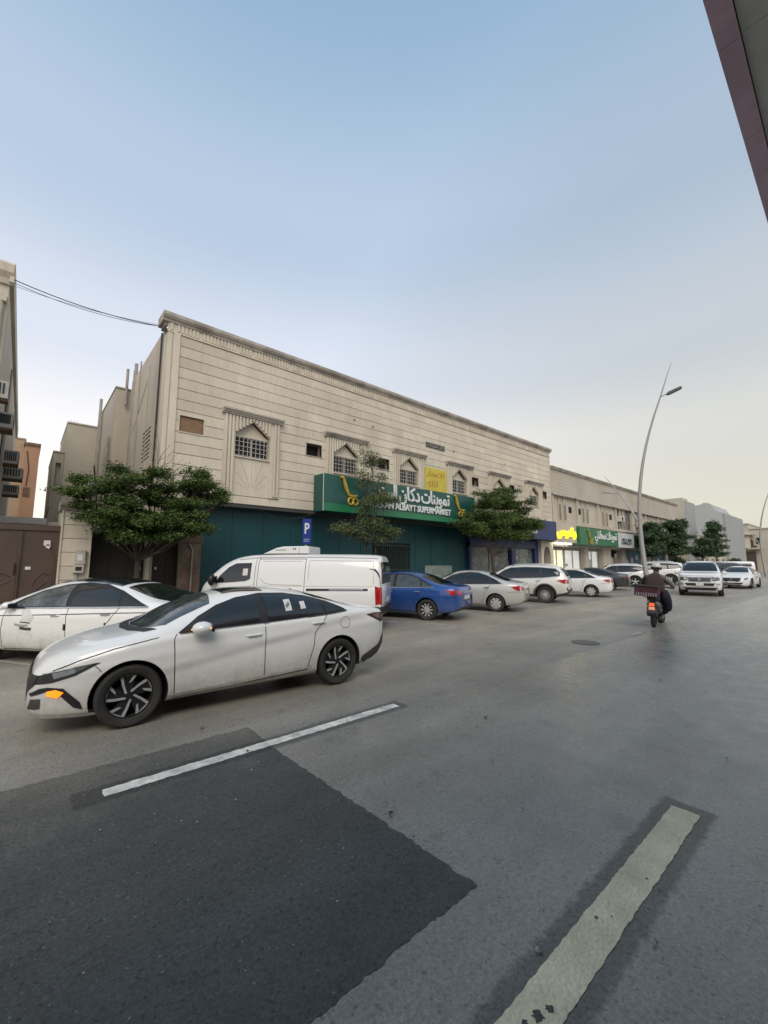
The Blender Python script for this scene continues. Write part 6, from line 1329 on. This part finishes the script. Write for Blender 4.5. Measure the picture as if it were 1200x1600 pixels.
MB().box(-.385, -.36, -.06, .06, .60, .68).build('tail_lamp', mat('tail_lamp_lit', (1, .2, .04), .3, emit=(1.0, .11, .02), es=.62), SC, bevel=.01)
MB().box(-.375, -.35, -.07, .07, .50, .58).build('glowing_number_plate', mat('glowing_plate', (.8, .5, .35), .5, emit=(1.0, .30, .12), es=.22), SC, bevel=.004)  # plate glows by itself; its lighting is put into the material
m_ = MB(); m_.tube([(-.05, -.16, .26), (.4, -.17, .30)], .045, 8); m_.build('exhaust', M_brake, SC, smooth=True)
m_ = MB()
for sg in (-.1, .1): m_.tube([(-.1, sg, .80), (-.55, sg*1.6, .84)], .012, 6)
m_.build('rack', M_cable, SC)
# delivery crate hung on the rear rack
CR = thing('delivery_crate', 'dark maroon delivery crate with a pale striped lower edge behind the rider', 'crate', (13.35, 4.02, 0), R(8)); CR.rotation_euler = (R(4), 0, R(8))
M_mar = mat('maroon_fabric', (.075, .022, .032), .85, var=.3, scale=8, obj=True); M_strp = mat('faded_stripe', (.30, .27, .30), .8, var=.3, scale=12, obj=True)
MB().box(-.58, -.10, -.16, .38, .86, 1.13).build('bag', M_mar, CR, bevel=.03)
m_ = MB()
for k in range(9): m_.box(-.588, -.58, -.14+k*.056, -.115+k*.056, .87, .96)
for k in range(7): m_.box(-.56+k*.065, -.535+k*.065, .38, .388, .87, .96)
m_.build('stripe', M_strp, CR)
m_ = MB(); m_.tube([(-.59, -.17, 1.13), (-.59, .39, 1.13), (-.09, .39, 1.13), (-.09, -.17, 1.13), (-.59, -.17, 1.13)], .016, 6); m_.build('rim', M_cable, CR)

def skin_body(name, joints, edges, m, parent, root=0, sub=2):
    me = bpy.data.meshes.new(name); me.from_pydata([j[0] for j in joints], edges, []); o = bpy.data.objects.new(name, me); COL.objects.link(o)
    sk = o.modifiers.new('skin', 'SKIN'); sk.use_smooth_shade = True; lay = me.skin_vertices[0] if len(me.skin_vertices) else None
    if lay is None:
        bm = bmesh.new(); bm.from_mesh(me); bm.verts.layers.skin.verify(); bm.to_mesh(me); bm.free(); lay = me.skin_vertices[0]
    for i, j in enumerate(joints):
        r = j[1]; lay.data[i].radius = r if isinstance(r, tuple) else (r, r); lay.data[i].use_root = (i == root)
    ss = o.modifiers.new('sub', 'SUBSURF'); ss.levels = sub; ss.render_levels = sub
    bpy.context.view_layer.update(); out = bpy.data.meshes.new_from_object(o.evaluated_get(bpy.context.evaluated_depsgraph_get())); bpy.data.objects.remove(o)
    out.materials.clear(); out.materials.append(m); out.shade_smooth(); out.name = name; return link(name, out, parent)
PR = thing('person', 'rider in a dark brown shawl and a pale helmet, seen from behind on the scooter', 'person', (13.35, 4.02, 0), R(8)); PR.rotation_euler = (R(4), 0, R(8))
M_skin = mat('skin', (.20, .115, .075), .6, var=.08, obj=True); M_shawl = mat('brown_shawl', (.050, .034, .030), .9, var=.3, scale=5, bump=.4, bscale=10, obj=True); M_robe = mat('dark_purple_robe', (.024, .018, .034), .9, var=.3, scale=5, obj=True)
M_slv = mat('grey_sleeve', (.26, .255, .25), .85, var=.25, scale=10, obj=True); M_helm = mat('pale_helmet', (.50, .49, .46), .3, coat=.6, var=.08, obj=True)
# body, one continuous surface: pelvis, spine, neck, head, arms to the handlebar, legs to the footboard
J = [((.28, 0, .95), (.17, .15)), ((.26, 0, 1.10), (.16, .13)), ((.27, 0, 1.26), (.175, .13)), ((.30, 0, 1.38), (.15, .11)), ((.33, 0, 1.46), .062), ((.35, 0, 1.53), .075), ((.36, 0, 1.62), .088), ((.36, 0, 1.69), .06),
     ((.31, -.20, 1.37), .062), ((.52, -.36, 1.17), .047), ((.84, -.34, 1.08), .034), ((.91, -.33, 1.075), .030),
     ((.31, .20, 1.37), .062), ((.52, .34, 1.17), .047), ((.84, .33, 1.08), .034), ((.91, .33, 1.075), .030),
     ((.34, -.13, .92), .10), ((.74, -.20, .84), .075), ((.72, -.19, .42), .052), ((.86, -.18, .36), .036),
     ((.34, .13, .92), .10), ((.74, .20, .84), .075), ((.72, .19, .42), .052), ((.86, .18, .36), .036)]
E_ = [(0, 1), (1, 2), (2, 3), (3, 4), (4, 5), (5, 6), (6, 7), (3, 8), (8, 9), (9, 10), (10, 11), (3, 12), (12, 13), (13, 14), (14, 15), (0, 16), (16, 17), (17, 18), (18, 19), (0, 20), (20, 21), (21, 22), (22, 23)]
skin_body('body', J, E_, M_skin, PR)
for sg in (1, -1):
    c0 = Vector((.90, sg*.33, 1.075))
    for k in range(4):
        yy = c0.y + (k-1.5)*.021; l_ = [.92, 1.05, 1.0, .8][k]
        skin_body('finger', [((c0.x, yy, 1.08), .010), ((c0.x+.045*l_, yy, 1.085), .010), ((c0.x+.065*l_, yy, 1.062), .009), ((c0.x+.05*l_, yy, 1.038), .008)], [(0, 1), (1, 2), (2, 3)], M_skin, PR, sub=1)
    skin_body('thumb', [((c0.x, c0.y-sg*.03, 1.075), .011), ((c0.x+.02, c0.y-sg*.055, 1.062), .010), ((c0.x+.045, c0.y-sg*.055, 1.05), .009)], [(0, 1), (1, 2)], M_skin, PR, sub=1)
    skin_body('sleeve', [((.31, sg*.19, 1.37), .085), ((.42, sg*.29, 1.27), .075), ((.53, sg*.36, 1.165), .062), ((.68, sg*.355, 1.12), .055), ((.80, sg*.345, 1.09), .050)], [(0, 1), (1, 2), (2, 3), (3, 4)], M_slv if sg < 0 else M_shawl, PR)
    skin_body('trouser_leg', [((.30, sg*.12, .93), .125), ((.55, sg*.18, .90), .11), ((.75, sg*.21, .84), .095), ((.74, sg*.20, .62), .082), ((.73, sg*.19, .44), .072)], [(0, 1), (1, 2), (2, 3), (3, 4)], M_robe, PR)
    skin_body('shoe', [((.70, sg*.19, .37), .045), ((.82, sg*.19, .355), .042), ((.92, sg*.19, .35), .034)], [(0, 1), (1, 2)], M_cable, PR)
skin_body('shawl', [((.18, .02, .90), (.27, .27)), ((.18, .02, 1.06), (.27, .27)), ((.20, .01, 1.22), (.25, .26)), ((.25, 0, 1.36), (.22, .20)), ((.32, 0, 1.46), (.10, .085))], [(0, 1), (1, 2), (2, 3), (3, 4)], M_shawl, PR)
skin_body('robe', [((.28, -.13, 1.0), (.17, .18)), ((.36, -.20, .82), (.18, .15)), ((.46, -.25, .60), (.17, .12)), ((.52, -.24, .40), (.12, .07))], [(0, 1), (1, 2), (2, 3)], M_robe, PR)
hd_ = MB(); hd_.ball((.455, 0, 1.60), (.02, .014, .02), 6); 
for sg in (1, -1): hd_.ball((.44, sg*.035, 1.635), (.012, .013, .009), 6); hd_.ball((.36, sg*.092, 1.60), (.02, .012, .03), 6)
hd_.ball((.435, 0, 1.565), (.018, .028, .008), 6); hd_.build('face_features', M_skin, PR, smooth=True)
m_ = MB(); prof = [(.128*math.cos(a), .15*math.sin(a)) for a in np.linspace(.0, math.pi/2, 9)]; m_.lathe([(.128, -.02)] + prof, 24, 'z', (.355, 0, 1.635)); hl = m_.build('helmet', M_helm, PR, smooth=True)
m_ = MB(); m_.lathe([(.130, -.06), (.134, -.02), (.132, .012), (.118, .012), (.118, -.06)], 24, 'z', (.355, 0, 1.635), closed=True); m_.build('helmet_brim', M_cable, hl, smooth=True)
